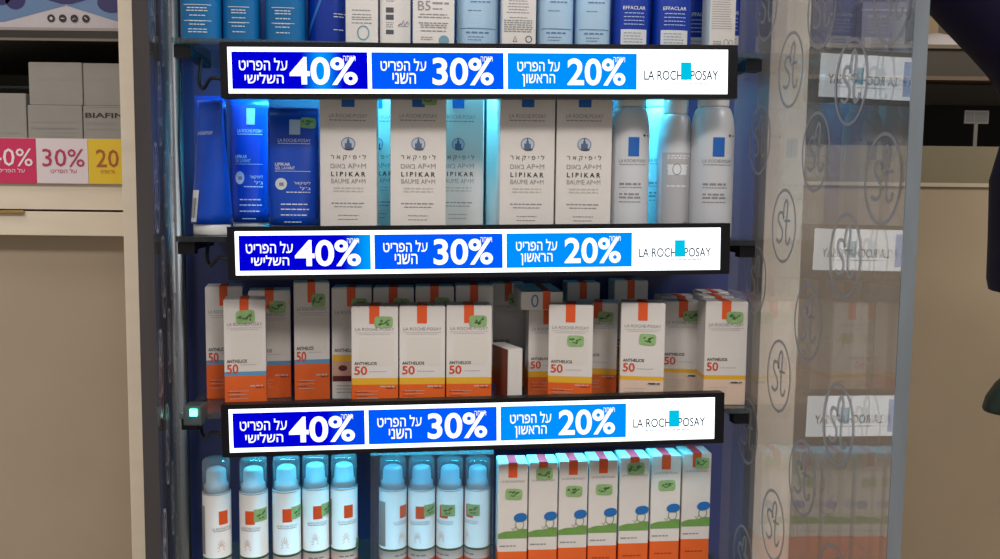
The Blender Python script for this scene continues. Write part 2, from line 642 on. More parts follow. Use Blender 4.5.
def stand():
    root = thing('display_stand', 'tall clear acrylic display stand with glass shelves and round printed marks', 'display stand',
                 (0, 1.15, 0), 0)
    inv = Matrix.Translation((0, -1.15, 0))

    def add(name, me, parent=None, world=True):
        o = link(name, me, parent or root)
        if world:
            me.transform(inv)
        return o

    top = Z0 + 0.06
    logo = st_logo()
    # side panels
    for A, B, sgn in ((RA, RB, 1), (LA, LB, -1)):
        u = (B - A).normalized()
        n = Vector((u.y, -u.x, 0)) * (1 if sgn > 0 else -1)      # outward
        if n.x * sgn < 0:
            n = -n
        c = [A, A + n * PTH, B + n * PTH, B]
        V = [Vector((p.x, p.y, 0.0)) for p in c] + [Vector((p.x, p.y, top)) for p in c]
        Fc = [(0, 1, 2, 3), (4, 7, 6, 5), (0, 4, 5, 1), (1, 5, 6, 2), (2, 6, 7, 3), (3, 7, 4, 0)]
        if sgn < 0:
            Fc = [tuple(reversed(q)) for q in Fc]
        pan = add('side_panel', mesh('side_panel', V, Fc, [ACRYL, EDGE], [1, 1, 0, 0, 0, 0]))
        pan['label'] = 'clear acrylic side panel printed with ringed letters'
        # polished front edge
        e0 = A - u * 0.0015
        c = [e0, e0 + n * PTH, A + n * PTH - u * 0.0002, A - u * 0.0002]
        V = [Vector((p.x, p.y, 0.0)) for p in c] + [Vector((p.x, p.y, top)) for p in c]
        me = mesh('polished_edge', V, Fc, EDGE if sgn > 0 else EDGE_DARK_REFL)
        me.transform(inv)
        link('polished_edge', me, pan)
        # printed marks
        if sgn > 0:
            pts = [(767, 5), (822, 8), (893, -3), (791, 70), (851, 82), (816, 152), (760, 140), (883, 179), (784, 226), (845, 256),
                   (756, 280), (808, 322), (876, 352), (779, 376), (838, 425), (748, 431), (802, 478), (726, 475), (773, 525),
                   (870, 515), (743, 558), (832, 585), (797, -75), (858, -80), (735, 350), (735, 215)]
            pos = [on_panel(x, y, A, B)[:2] for x, y in pts]
            pos += [(s, z - 0.60) for s, z in pos if z - 0.60 > 0.06 and z < 1.18]
            rad = 0.0385
        else:
            pos = [(0.05 + 0.078 * i, 0.10 + 0.165 * k + (0.08 if i % 2 else 0)) for i in range(5) for k in range(9)]
            rad = 0.0385
        L = (B - A).length
        shapes = [([(x * rad, z * rad) for x, z in v], f) for v, f in logo]
        V2, F2 = [], []
        for v, f in shapes:
            o = len(V2); V2 += v; F2 += [tuple(i + o for i in q) for q in f]
        xdir = -u if sgn > 0 else u
        base = [(-xdir * 0 + xdir * x + Vector((0, 0, z))) for x, z in V2]
        lm = mesh('printed_mark', base, F2, FROST)
        for s, z in pos:
            if s < 0.032 or s > L - 0.03 or z > top - 0.045:
                continue
            p = A + u * s - n * 0.0006
            link('printed_mark', lm, pan, (p.x, p.y - 1.15, z))
    # back panel, plinth, corner posts
    bl, br = st(178, 300, SB + 0.012), st(748, 300, SB + 0.012)
    def slab(y0a, y0b, pxa, pxb, z0, z1, m, name, parent=None, inset=0.0):
        a, b = st(pxa, 300, y0a), st(pxb, 300, y0a)
        a, b = a + E1 * inset, b - E1 * inset
        dd = E2 * ((y0b - y0a) * math.cos(PHI))
        c = [a, b, b + dd, a + dd]
        V = [Vector((p.x, p.y, z0)) for p in c] + [Vector((p.x, p.y, z1)) for p in c]
        Fc = [(0, 3, 2, 1), (4, 5, 6, 7), (0, 1, 5, 4), (1, 2, 6, 5), (2, 3, 7, 6), (3, 0, 4, 7)]
        return add(name, mesh(name, V, Fc, m), parent)
    slab(SB + 0.004, SB + 0.016, 176, 750, 0.0, top, BACKP, 'back_panel')
    slab(1.0, 1.19, 194, 752, 0.0, 0.16, mat('stand_plinth', (70, 72, 82), 0.4), 'plinth')
    # shelves
    for i, z in enumerate(SHELF_Z):
        pa, pb = 177, 753
        sh = slab(SF, SB, pa, pb, z - SHELF_T, z, GLASS_DIMMING if i == 2 else GLASS, 'shelf')
        sh['label'] = ['clear top canopy', 'clear shelf under the blue bottles and white cartons', 'clear shelf under the lotion cartons',
                       'clear shelf under the sunscreen cartons', 'clear bottom shelf'][i]
        # brackets and rods at both ends, one front rail
        zz = z - SHELF_T
        for px in (190, 742):
            c = st(px, 300, 1.03)
            me = multi_box('bracket', [(-0.005, 0.005, -0.006, 0.10, -0.010, -0.0005), (-0.009, 0.009, -0.012, 0.004, -0.014, -0.0005)], BLACKPL)
            o = link('bracket', me, sh, (c.x, c.y - 1.15, zz), (0, 0, PHI))
        me = multi_box('front_rail', [(-0.268, 0.268, 0.0, 0.007, -0.012, -0.0005)], mat('dark_rail', (46, 46, 54), 0.35))
        c = st(472, 300, SF + 0.002)
        link('front_rail', me, sh, (c.x, c.y - 1.15, zz), (0, 0, PHI))
        if i < 4 and LED_POWER[i] > 0:
            c = st(470, 300, LED_DEPTH[i])
            hw = 0.262
            ls = link('led_strip', boxm('led_strip', -hw, hw, -0.005, 0.005, -0.006, -0.0005, mat('led_channel', (200, 205, 210), 0.4)), sh,
                      (c.x, c.y - 1.15, zz), (0, 0, PHI))
            link('diode_line', boxm('diode_line', -hw + 0.004, hw - 0.004, -0.003, 0.003, -0.0075, -0.0062,
                                    emit('led_blue', (90, 205, 255), 5.0)), ls)
            ld = bpy.data.lights.new('led_glow', 'AREA')
            ld.shape = 'RECTANGLE'; ld.size = 2 * hw; ld.size_y = 0.01
            ld.energy = LED_POWER[i]; ld.color = LED_COLOR
            lo = bpy.data.objects.new('led_glow', ld)
            COL.objects.link(lo); lo.parent = ls; lo.location = (0, 0, -0.0085)
            lo.rotation_euler = (math.radians([20, 25, 0, -8][i]), 0, 0)
            ld.spread = math.radians([170, 170, 160, 125][i])
    # corner posts
    for px, r in ((181, 0.007),):
        c = st(px, 300, 1.178)
        V = []
        me = tube('corner_post', [(0, 0, 0), (0, 0, top)], r, CHROME, 16)
        add('corner_post', me, world=False).location = (c.x, c.y - 1.15, 0)
    # wiring along the left post
    c = st(184, 300, 1.10)
    cab = smooth_path([(c.x, c.y - 1.15, top), (c.x + 0.001, c.y - 1.15, Z1), (c.x - 0.002, c.y - 1.15, Z2 + 0.1), (c.x, c.y - 1.15, Z2),
                       (c.x + 0.002, c.y - 1.15, Z3), (c.x, c.y - 1.15, 0.5)], 6)
    add('power_cable', tube('power_cable', cab, 0.0014, BLACKRUB, 6), world=False)
    # green indicator on the power adapter
    c = st(194, 411, 0.990)
    ad = add('power_adapter', boxm('power_adapter', -0.010, 0.010, -0.006, 0.016, -0.012, 0.010, mat('grey_adapter', (70, 78, 80), 0.3), 0.002), world=False)
    ad.location = (c.x, c.y - 1.15, c.z - 0.003)
    me = boxm('indicator_light', -0.004, 0.004, -0.009, -0.0062, -0.004, 0.004, emit('green_led', (90, 255, 205), 6.0), 0.001)
    link('indicator_light', me, ad, (0.002, 0, 0.003))
    return root


stand()


# ------------------------------------------------------------------ LED price signs
SW, SH = 517.0, 54.0                        # sign drawn on a 517 x 54 grid
S_ = 0.575 / SW


def heb(s):
    return s[::-1]


def sign(pxl, yl, pxr, yr, hpx, label, glow, idx):
    y0 = 0.988
    L, R = st(pxl, yl, y0), st(pxr, yr, y0)
    wid = (R - L).length
    tilt = math.atan2(R.z - L.z, math.hypot(R.x - L.x, R.y - L.y))
    hh = hpx * ((L.y + R.y) / 2) / F
    c = (L + R) / 2
    t = thing('led_price_sign', label, 'sign', c, PHI, 'discount signs on the shelf edges', (wid / 0.575, 1, hh / (SH * S_)))
    t.rotation_euler = (0, -tilt, PHI)

    def X(u):                              # the picture on the screen is spread a little unevenly
        t_ = u / SW
        return (u - 26.0 * t_ * (1 - t_) - SW / 2) * S_
    def Z(v): return (SH / 2 - v) * S_
    W2, H2 = SW * S_ / 2, SH * S_ / 2
    link('housing', boxm('housing', -W2, W2, 0.0006, 0.014, -H2, H2, BLACKPL, 0.002), t)
    link('bezel', multi_box('bezel', [(-W2, W2, -0.002, 0.001, Z(4.6), H2), (-W2, W2, -0.002, 0.001, -H2, Z(49.4)),
                                      (-W2, X(7.6), -0.002, 0.001, Z(49.4), Z(4.6)), (X(507.5), W2, -0.002, 0.001, Z(49.4), Z(4.6))], BLACKPL), t)
    scr = link('screen', boxm('screen', X(7.6), X(507.5), -0.0005, 0.0005, Z(49.4), Z(4.6), emit('screen_white', (246, 252, 255), WHITE_SCREEN)), t)
    white = emit('screen_lettering', (255, 255, 255), 1.25)
    lf = flat(-0.0012)
    cols = [(0, 0, 214), (0, 92, 252), (0, 146, 255)]
    spans = [(11.5, 147.5), (151.5, 283.5), (287.5, 416.5)]
    nums = ['40%', '30%', '20%']
    numx = [(70.5, 136.5), (212.5, 273.5), (346.5, 405.8)]
    l1 = [(20, 66.5), (161, 206), (297, 339.8)]
    l2 = [(25, 62.5), (172.5, 195.5), (302, 335)]
    w2 = ['השלישי', 'השני', 'הראשון']
    for k in range(3):
        a, b = spans[k]
        g = glow if k == 0 else None
        m = emit('screen_offer_%d' % k + ('_%d' % idx if g else ''), cols[k], 1.0, g)
        p = link('offer_panel', boxm('offer_panel', X(a), X(b), -0.0009, -0.0006, Z(45), Z(9), m), t)
        p['label'] = ['dark blue offer panel reading 40%', 'mid blue offer panel reading 30%', 'light blue offer panel reading 20%'][k]
        n0, n1 = numx[k]
        link('number', decal('number', [d_text(nums[k], X((n0 + n1) / 2), Z(27.5), (n1 - n0) * S_, 27 * S_, 0.022)], lf, white), p)
        q0, q1 = l1[k]
        r0, r1 = l2[k]
        link('lettering', decal('lettering', [d_text(heb('על הפריט'), X((q0 + q1) / 2), Z(21.2), (q1 - q0) * S_, 12.0 * S_, 0.010),
                                              d_text(heb(w2[k]), X((r0 + r1) / 2), Z(34.4 if k < 2 else 36.0), (r1 - r0) * S_, (10.5 if k < 2 else 12.5) * S_, 0.010)], lf, white), p)
        link('small_lettering', decal('small_lettering', [d_text(heb('הנחה'), X(n1 - 7), Z(15.2), 12 * S_, 5 * S_, 0.0)], lf, white), p)
    dark = emit('screen_brand_ink', (30, 62, 70), 0.5)
    link('brand_lettering', decal('brand_lettering', [d_text('LA ROCHE POSAY', X(461), Z(30.5), 77 * S_, 9.6 * S_, 0.012)], flat(-0.0008), dark), scr)
    link('brand_square', decal('brand_square', [d_rect(X(460.5), X(471), Z(35), Z(17.5))], flat(-0.0010), emit('screen_cyan', (0, 196, 232), 1.0)), scr)
    link('brand_small_print', decal('brand_small_print', [d_lines(X(436), X(488), [Z(38.3)], 1.0 * S_, 0.0, 5)], flat(-0.0008), emit('screen_pale_ink', (110, 150, 160), 1.0)), scr)
    # mounting clips that hook onto the shelf edge
    for x in (-0.22, 0.0, 0.22):
        link('mounting_clip', boxm('mounting_clip', x - 0.008, x + 0.008, 0.014, 0.0225, -0.006, 0.004, BLACKPL), t)
    # supply cable leaving the left end
    pth = smooth_path([(-W2 + 0.004, 0.010, -0.010), (-W2 - 0.014, 0.018, -0.006), (-W2 - 0.026, 0.03, -0.016), (-W2 - 0.034, 0.045, -0.006), (-W2 - 0.033, 0.058, 0.022)], 8)
    link('cable', tube('cable', pth, 0.0021, BLACKRUB, 8), t)
    return t


sign(220.5, 70.3, 737.0, 72.2, 53.0, 'black-framed lit discount sign with blue panels on the topmost shelf edge, above the lotion cartons',
     ((0, 150, 255), 0.66, 0.16), 1)
sign(228.0, 253.5, 729.3, 248.5, 52.0, 'black-framed lit discount sign between the lotion cartons and the sunscreen cartons',
     ((0, 160, 255), 1.0, 0.22), 2)
sign(222.0, 431.0, 723.5, 417.5, 53.2, 'black-framed lit discount sign below the sunscreen cartons, above the spray bottles',
     ((0, 70, 235), 0.86, 0.16), 3)


# ------------------------------------------------------------------ product designs
def carton_body(w, d, h, zones, top=PAPER):
    """folded carton: chamfered edges, printed zones by height; zones = [(z_from, z_to, material)]"""
    e = 0.0007
    hw, hd = w / 2, d / 2
    ring = [(-hw + e, -hd), (hw - e, -hd), (hw, -hd + e), (hw, hd - e), (hw - e, hd), (-hw + e, hd), (-hw, hd - e), (-hw, -hd + e)]
    zs = [0.0, e] + sorted({z for a, b, m in zones for z in (a, b) if e < z < h - e}) + [h - e, h]
    mats = [top] + [m for a, b, m in zones]
    V, Fc, mi = [], [], []
    for i, z in enumerate(zs):
        k = 1.0 if 0 < i < len(zs) - 1 else (hw - e) / hw
        for x, y in ring:
            V.append((x * k, y * k, z))
    for i in range(len(zs) - 1):
        zc = (zs[i] + zs[i + 1]) / 2
        k = 0
        for q, (a, b, m) in enumerate(zones):
            if a <= zc < b:
                k = q + 1
        for j in range(8):
            Fc.append((i * 8 + j, i * 8 + (j + 1) % 8, (i + 1) * 8 + (j + 1) % 8, (i + 1) * 8 + j)); mi.append(k)
    Fc.append(tuple(range(7, -1, -1))); mi.append(0)
    Fc.append(tuple((len(zs) - 1) * 8 + j for j in range(8))); mi.append(0)
    return mesh('box_body', V, Fc, mats, mi)


def top_flap(w, d, h, m=PAPER):
    return ('top_flap', boxm('top_flap', -w / 2 + 0.0012, w / 2 - 0.0012, -d / 2 + 0.0010, d / 2 - 0.003, h, h + 0.0005, m))


def bent_strip(name, x0, x1, zlow, d, h, m, topm=None):
    y = -d / 2 - 0.0004
    zt = h + 0.0009
    V = [(x0, y, zlow), (x1, y, zlow), (x1, y, zt), (x0, y, zt), (x1, d / 2 - 0.003, zt), (x0, d / 2 - 0.003, zt)]
    return mesh(name, V, [(0, 1, 2, 3), (3, 2, 4, 5)], [m, topm or m], [0, 1])


def sticker(cx, cz, w, h, yf, seed=1):
    rnd = random.Random(seed)
    body = decal('sticker', [d_ell(cx, cz, w / 2, h / 2, 20, 5.0, rnd.uniform(-0.06, 0.06))], yf, GREENST, 0.0008)
    sw = []
    for k in range(5):
        x = cx + rnd.uniform(-0.36, 0.30) * w
        z = cz + rnd.uniform(-0.25, 0.25) * h
        sw.append(d_ell(x, z, w * rnd.uniform(0.05, 0.13), h * rnd.uniform(0.06, 0.12), 8, 2.0, rnd.uniform(0.1, 0.7)))
    sw.append(d_stroke([(cx - 0.18 * w, cz - 0.10 * h), (cx, cz - 0.16 * h), (cx + 0.20 * w, cz + 0.14 * h), (cx + 0.34 * w, cz + 0.18 * h)], h * 0.11))
    return ('sticker', body, [('sticker_print', decal('sticker_print', sw, yf, GREENDK, 0.0011))])


_K = {}


def sun_carton(style, stick, seed=1, tall=False, plain=False):
    """stick: None, 'mark' (beside the orange mark) or 'low' (below the brand line)"""
    key = ('sun', style, stick, seed, tall)
    if key in _K:
        return _K[key]
    w, d, h = 0.053, 0.040, 0.112
    yf = flat(-d / 2)
    if style == 'blue':
        zones = [(0, h * .31, ORANGE), (h * .31, h * .348, SKYBLUE), (h * .348, h, PAPER)]
    elif style == 'yellow':
        zones = [(0, h * .235, ORANGE), (h * .235, h * .30, YELLOW), (h * .30, h, PAPER)]
    elif style == 'beige':
        zones = [(0, h * .25, BEIGEP), (h * .25, h * .29, YELLOW), (h * .29, h, PAPER)]
    else:
        zones = [(0, h, PAPER)]
    parts = [('box_body', carton_body(w, d, h, zones)), top_flap(w, d, h)]
    mx = 0.0
    parts.append(('orange_mark', bent_strip('orange_mark', mx - .0062, mx + .0052, h - .0185, d, h, ORANGE2)))
    if style != 'eye':
        parts.append(('brand_lettering', decal('brand_lettering', [d_text('LA ROCHE-POSAY', 0, h - .0245, .044, .0034, 0.0)], yf, GREYINK)))
        parts.append(('fine_print', decal('fine_print', [d_rect(-.022, .022, h - .0285, h - .0280), d_lines(-.018, .018, [h - .0302], .0007, .1, 3),
                      d_lines(-.006, .014, [h * (.365 if style != 'blue' else .41)], .0009, .1, 4),
                      d_lines(.006, .023, [h * .215], .0014, .05, 6), d_lines(-.02, .006, [h * .17, h * .14, h * .10], .0006, .3, 8)], yf, PALEINK)))
        parts.append(('product_lettering', decal('product_lettering', [d_text('ANTHELIOS', -.0232, h * .445, .0255, .0034, 0.02, 'L')], yf, INK)))
        parts.append(('spf_number', decal('spf_number', [d_text('50', -.0232, h * .375, .0145, .0095, 0.02, 'L')], yf, REDINK)))
        if style in ('yellow', 'blue'):
            parts.append(('embossed_panel', decal('embossed_panel', [d_ell(.002, h * .56, .0195, .0155, 24, 9)], yf, mat('pearl_panel', (214, 208, 202), 0.35), 0.0002)))
            parts.append(('size_print', decal('size_print', [d_lines(.013, .024, [h * .20], .0016, 0, 2), d_lines(-.023, -.002, [h * .16, h * .12], .0008, .3, 5)], yf,
                          mat('dark_orange_ink', (170, 62, 20), 0.5))))
        else:
            parts.append(('size_print', decal('size_print', [d_lines(.008, .024, [h * .22], .0018, 0, 2)], yf, INK)))
    else:
        parts.append(('brand_lettering', decal('brand_lettering', [d_text('LA ROCHE-POSAY', 0, h - .0245, .044, .0034, 0.0)], yf, GREYINK)))
        parts.append(('product_lettering', decal('product_lettering', [d_text('ANTHELIOS', -.0232, h * .44, .030, .0036, 0.02, 'L')], yf, INK)))
        parts.append(('photo_panel', decal('photo_panel', [d_rect(-w / 2 + .001, w / 2 - .001, h * .16, h * .34)], yf, mat('skin_tone_print', (204, 160, 142), 0.5)),
                      [('yellow_band', decal('yellow_band', [d_rect(-w / 2 + .001, w / 2 - .001, h * .34, h * .40)], yf, YELLOW, 0.0006)),
                       ('eye_print', decal('eye_print', [d_ell(-.012, h * .28, .006, .003, 14), d_rect(-w / 2 + .001, w / 2 - .001, h * .16, h * .21)], yf,
                                           mat('maroon_ink', (92, 30, 34), 0.5), 0.0006))]))
        parts.append(('fine_print', decal('fine_print', [d_lines(-.020, .020, [h * k for k in (.06, .09, .12)], .0008, .3, 8)], yf, GREYINK)))
    if stick == 'mark':
        parts.append(sticker(.010, h - .0165, .021, .0125, yf, seed))
    elif stick == 'over':
        parts.append(sticker(.001, h - .017, .024, .0135, yf, seed))
    elif stick == 'low':
        parts.append(sticker(.006, h - .039, .020, .0125, yf, seed))
    k = Kind('sunscreen_carton', 'carton', w, d, h, parts)
    _K[key] = k
    return k


def kids_carton(stick, seed):
    w, d, h = 0.0345, 0.034, 0.140
    yf = flat(-d / 2)
    zones = [(0, h * .30, ORANGE), (h * .30, h, PAPER)]
    parts = [('box_body', carton_body(w, d, h, zones)), top_flap(w, d, h)]
    parts.append(('orange_mark', bent_strip('orange_mark', -.0055, .0050, h - .0155, d, h, ORANGE2, MARK_TINTED)))
    parts.append(('brand_lettering', decal('brand_lettering', [d_text('LA ROCHE-POSAY', 0, h - .0198, .028, .0024, 0.0)], yf, GREYINK)))
    hill = [(-w / 2 + .0003, h * .405), (w / 2 - .0003, h * .405)]
    hill += [(w / 2 - .0003 - (w - .0006) * i / 8, h * (.478 - .032 * (i / 8) ** 1.5 + .004 * math.sin(i * 1.3))) for i in range(9)]
    parts.append(('meadow_print', decal('meadow_print', [d_poly(hill)], yf, GREENHILL)))
    fig = [d_ring(.0085, h * .515, .0048, .0055, .0009, 18), d_stroke([(.004, h * .50), (.001, h * .47), (-.001, h * .49)], .0008),
           d_stroke([(.008, h * .48), (.006, h * .45)], .0008), d_stroke([(.0125, h * .48), (.013, h * .45)], .0008)]
    parts.append(('outline_drawing', decal('outline_drawing', fig, yf, mat('olive_ink', (120, 140, 96), 0.5), 0.0007)))
    parts.append(('blue_hat_print', decal('blue_hat_print', [d_ell(.0092, h * .572, .0078, .0050, 20, 2.2, .12)], yf, BLUEHAT, 0.0009)))
    parts.append(('fine_print', decal('fine_print', [d_lines(-.015, .004, [h * .345], .0014, 0, 2)], yf, GREYINK)))
    parts.append(('base_print', decal('base_print', [d_lines(-.012, .014, [h * .20, h * .12], .0014, .2, 2)], yf, mat('dark_orange_ink', (170, 62, 20), 0.5))))
    if stick == 'low':
        parts.append(sticker(.001, h - .034, .020, .0125, yf, seed))
    elif stick == 'over':
        parts.append(sticker(.001, h - .0125, .020, .0140, yf, seed))
    elif stick == 'right':
        parts.append(sticker(.006, h - .011, .017, .0130, yf, seed))
    return Kind('kids_sunscreen_carton', 'carton', w, d, h, parts)


def lotion_carton(stick=False, blank=False):
    key = ('lot', stick, blank)
    if key in _K:
        return _K[key]
    w, d, h = 0.066, 0.048, 0.192
    yf = flat(-d / 2)
    parts = [('box_body', carton_body(w, d, h, [(0, h, PAPER)])), top_flap(w, d, h)]
    if not blank:
        # rows are given as fractions measured down from the visible top (image rows 98..225)
        def Zp(py): return h * (0.86 - (py - 98) / 127.0 * 0.80)
        parts.append(('blue_mark', bent_strip('blue_mark', -.0075, .0075, Zp(106), d, h, BLUESQ)))
        parts.append(('brand_lettering', decal('brand_lettering', [d_text('LA ROCHE-POSAY', 0, Zp(114.5), .044, .0046, 0.0)], yf, GREYINK)))
        parts.append(('brand_rule', decal('brand_rule', [d_lines(-.022, .022, [Zp(119)], .0012, 0, 3)], yf, GREYINK)))
        parts.append(('drop_emblem', decal('drop_emblem', [d_ell(0, Zp(142), .0075, .0070, 24)], yf, mat('pale_emblem', (184, 196, 214), 0.4)),
                      [('emblem_drawing', decal('emblem_drawing', [d_ring(0, Zp(142), .0078, .0072, .0008), d_rect(-.004, .004, Zp(146), Zp(141.5)),
                                                d_poly([(-.002, Zp(141.5)), (.002, Zp(141.5)), (0, Zp(135))]), d_ell(.001, Zp(147), .0055, .0016, 14)], yf,
                                                mat('slate_ink', (84, 100, 132), 0.5), 0.0007))]))
        parts.append(('name_lettering', decal('name_lettering', [d_text('  '.join(heb('ליפיקאר')).replace('  ', ' '), 0, Zp(155.5), .0410, .0074, 0.0),
                                                                 d_text('L I P I K A R', 0, Zp(172), .0400, .0056, 0.022)], yf, INK)))
        parts.append(('variant_lettering', decal('variant_lettering', [d_text(heb('באום') + ' AP+M', 0, Zp(163.8), .0410, .0060, 0.0),
                                                                       d_text('BAUME AP+M', 0, Zp(179), .0400, .0056, 0.0)], yf, GREYINK)))
        parts.append(('dotted_lettering', decal('dotted_lettering', [d_lines(-.018, .018, [Zp(186), Zp(189)], .0016, .15, 8, True, 'C')], yf, PALEINK)))
        parts.append(('fine_print', decal('fine_print', [d_lines(-.020, .020, [Zp(201)], .0014, 0, 4), d_lines(-.018, .018, [Zp(204.5)], .0011, .1, 6, True, 'C'),
                                                         d_lines(-.014, .014, [Zp(213), Zp(217)], .0009, .3, 9, True, 'C')], yf, GREYINK)))
        if stick:
            parts.append(sticker(.013, Zp(99), .018, .012, yf, 4))
    k = Kind('lotion_carton', 'carton', w, d, h, parts)
    _K[key] = k
    return k


def spray_can(back=False):
    key = ('can', back)
    if key in _K:
        return _K[key]
    r, h = 0.025, 0.178
    prof = [(0, r * .94, r * .94), (.002, r * .985, r * .985), (.004, r, r), (h * .615, r, r)]
    for i in range(1, 8):
        a = i / 7 * math.pi / 2
        prof.append((h * .615 + .030 * math.sin(a), r * (.66 + .34 * math.cos(a)), r * (.66 + .34 * math.cos(a))))
    s = Surf(prof)
    capz = h * .615 + .0302
    cap = Surf([(capz, r * .70, r * .70), (capz + .002, r * .72, r * .72), (h - .004, r * .70, r * .70), (h - .001, r * .66, r * .66), (h, r * .60, r * .60)])
    parts = [('can_body', s.mesh('can_body', CANWHITE, 40)), ('spray_cap', cap.mesh('spray_cap', WHITEPL, 32))]
    if not back:
        parts.append(('blue_square', decal('blue_square', [d_rect(-.0068, .0068, h * .488, h * .600, 6, 1)], s, BLUESQ, .0005)))
        parts.append(('brand_lettering', decal('brand_lettering', [d_text('LA ROCHE-POSAY', 0, h * .462, .034, .0034), d_lines(-.016, .016, [h * .440], .0008, 0, 3)], s, GREYINK, .0005)))
        parts.append(('fine_print', decal('fine_print', [d_lines(-.016, .010, [h * .325], .0022, 0, 4), d_lines(-.016, .012, [h * .305], .0009, .1, 4),
                                                         d_lines(-.016, .010, [h * .265, h * .245], .0020, .1, 6), d_lines(-.016, .014, [h * .22], .0009, .1, 6)], s, GREYINK, .0005)))
        parts.append(('cross_mark', decal('cross_mark', [d_rect(.012, .0155, h * .609, h * .614), d_rect(.0130, .0145, h * .603, h * .620), d_lines(.017, .022, [h * .611], .0008, 0, 1)], s, INK, .0005)))
    else:
        parts.append(('back_label', decal('back_label', [d_rect(-.022, .022, h * .06, h * .54, 14, 1)], s, CANGREY, .0004),
                      [('fine_print', decal('fine_print', [d_lines(-.016, .017, [h * k for k in (.52, .505, .46, .44, .33)], .0016, .15, 4),
                                                           d_rect(-.015, .012, h * .40, h * .465, 6, 1)], s, WHITEINK, .0007)),
                       ('label_drawing', decal('label_drawing', [d_ring(-.003, h * .435, .006, .006, .001, 20), d_lines(.008, .018, [h * .10], .0016, 0, 2)], s, GREYINK, .0009))]))
    k = Kind('spray_can', 'spray can', 2 * r, 2 * r, h, parts)
    _K[key] = k
    return k


def mist_bottle(turn, stick):
    """white sun mist bottle with a clear over-cap; turn moves the print around the body (m along the surface)"""
    r, h = 0.0172, 0.138
    body = Surf([(0, r * .93, r * .93), (.0015, r * .99, r * .99), (.003, r, r), (h * .190, r, r), (h * .191, r, r), (h * .262, r, r), (h * .263, r * 1.015, r * 1.015),
                 (h * .280, r * 1.015, r * 1.015), (h * .281, r, r), (h * .735, r, r), (h * .745, r * .97, r * .97)])
    parts = [('bottle_body', body.mesh('bottle_body', [WHITEPL, ORANGE, mat('dark_green_ring', (40, 92, 66), 0.4)], 36,
                                       [(.29 * h, h), (0, h * .1905), (h * .262, h * .2805)]))]
    # zone order above: white falls back to index 0
    noz = Surf([(h * .745, r * .84, r * .84), (h * .80, r * .84, r * .84), (h * .805, r * .72, r * .72), (h * .90, r * .68, r * .68), (h * .915, r * .60, r * .60), (h * .925, r * .4, r * .4)])
    parts.append(('spray_head', noz.mesh('spray_head', WHITEPL, 28)))
    cap = Surf([(h * .746, r * .985, r * .985), (h * .97, r * .96, r * .96), (h * .985, r * .90, r * .90), (h * .996, r * .76, r * .76), (h, r * .5, r * .5)])
    parts.append(('clear_cap', cap.mesh('clear_cap', CLEARCAP, 36)))
    rim = Surf([(h * .742, r * 1.0, r * 1.0), (h * .752, r * 1.0, r * 1.0)])
    parts.append(('cap_rim', rim.mesh('cap_rim', mat('grey_rim', (186, 186, 188), 0.4), 36)))

    def rot(shapes):
        out = []
        for v, f in shapes:
            out.append(([(x + turn, z) for x, z in v], f))
        return out

    def yfx(name, shapes, m, off):
        V, Fc = [], []
        for v, f in shapes:
            o = len(V)
            for x, z in v:
                a = (x + turn) / r
                V.append(((r + off) * math.sin(a), -(r + off) * math.cos(a), z))
            Fc += [tuple(i + o for i in q) for q in f]
        return mesh(name, V, Fc, m)
    parts.append(('orange_square', yfx('orange_square', [d_rect(-.0055, .0060, h * .525, h * .625, 6, 1)], ORANGE2, .0004)))
    parts.append(('brand_lettering', yfx('brand_lettering', [d_text('LA ROCHE-POSAY', 0, h * .495, .027, .0026), d_lines(-.012, .012, [h * .478], .0007, 0, 3)], GREYINK, .0004)))
    rays = []
    for k in range(9):
        a = math.radians(200 - k * 27)
        rays.append(d_stroke([(-.003 + .002 * math.cos(a), h * .345 + .003 * math.sin(a)), (-.003 + .005 * math.cos(a), h * .35 + .009 * math.sin(a))], .0006))
    parts.append(('sun_print', yfx('sun_print', rays, mat('peach_ink', (222, 178, 160), 0.5), .0004)))
    parts.append(('fine_print', yfx('fine_print', [d_lines(-.012, .010, [h * .225], .0016, 0, 3)], GREYINK, .0004)))
    parts.append(('side_label', yfx('side_label', [d_rect(-.036, -.024, h * .30, h * .66, 8, 1)], mat('grey_side_print', (150, 150, 150), 0.5), .0004)))
    if stick:
        x0 = {'beside': .014, 'over': .006, 'low': .016}[stick]
        z0 = h * (.30 if stick == 'low' else .59)
        ww = .018 if stick != 'low' else .008
        parts.append(('sticker', yfx('sticker', [(lambda s: s)(d_rect(x0 - ww / 2, x0 + ww / 2, z0 - .0065, z0 + .0065, 8, 1))], GREENST, .0007),
                      [('sticker_print', yfx('sticker_print', [d_ell(x0 - .003, z0, .003, .0012, 8, 2, .3), d_ell(x0 + .003, z0 + .002, .0035, .0012, 8, 2, .6),
                                                               d_ell(x0, z0 - .003, .004, .0010, 8, 2, .1)], GREENDK, .0009))]))
    return Kind('mist_bottle', 'bottle', 2 * r, 2 * r, h, parts)


def gel_tube(m, w, d, h, prints, capm=WHITEPL, name='gel_tube', crimp=0.35):
    """squeeze tube standing on its cap, flattening towards the crimped end at the top"""
    ch = h * .085
    prof = []
    for i in range(13):
        t = i / 12
        z = ch + (h - ch) * t
        wi = w / 2 * (.93 + .07 * min(1, t * 3)) * (1 - .04 * t)
        de = d / 2 * ((1 - t) ** .75 * .97 + .03) + .0006
        prof.append((z, wi, de))
    s = Surf(prof, 2.3)
    cap = Surf([(0, w * .43, d * .43), (.001, w * .445, d * .455), (ch * .92, w * .445, d * .455), (ch, w * .43, d * .44)], 2.3)
    parts = [('tube_body', s.mesh('tube_body', m, 36)), ('cap', cap.mesh('cap', capm, 32)),
             ('crimp_seal', boxm('crimp_seal', -w / 2 * .95, w / 2 * .95, -.0009, .0009, h - .008, h + .002, m))]
    parts += prints(s, w, h)
    return Kind(name, 'tube', w, d, h, parts)


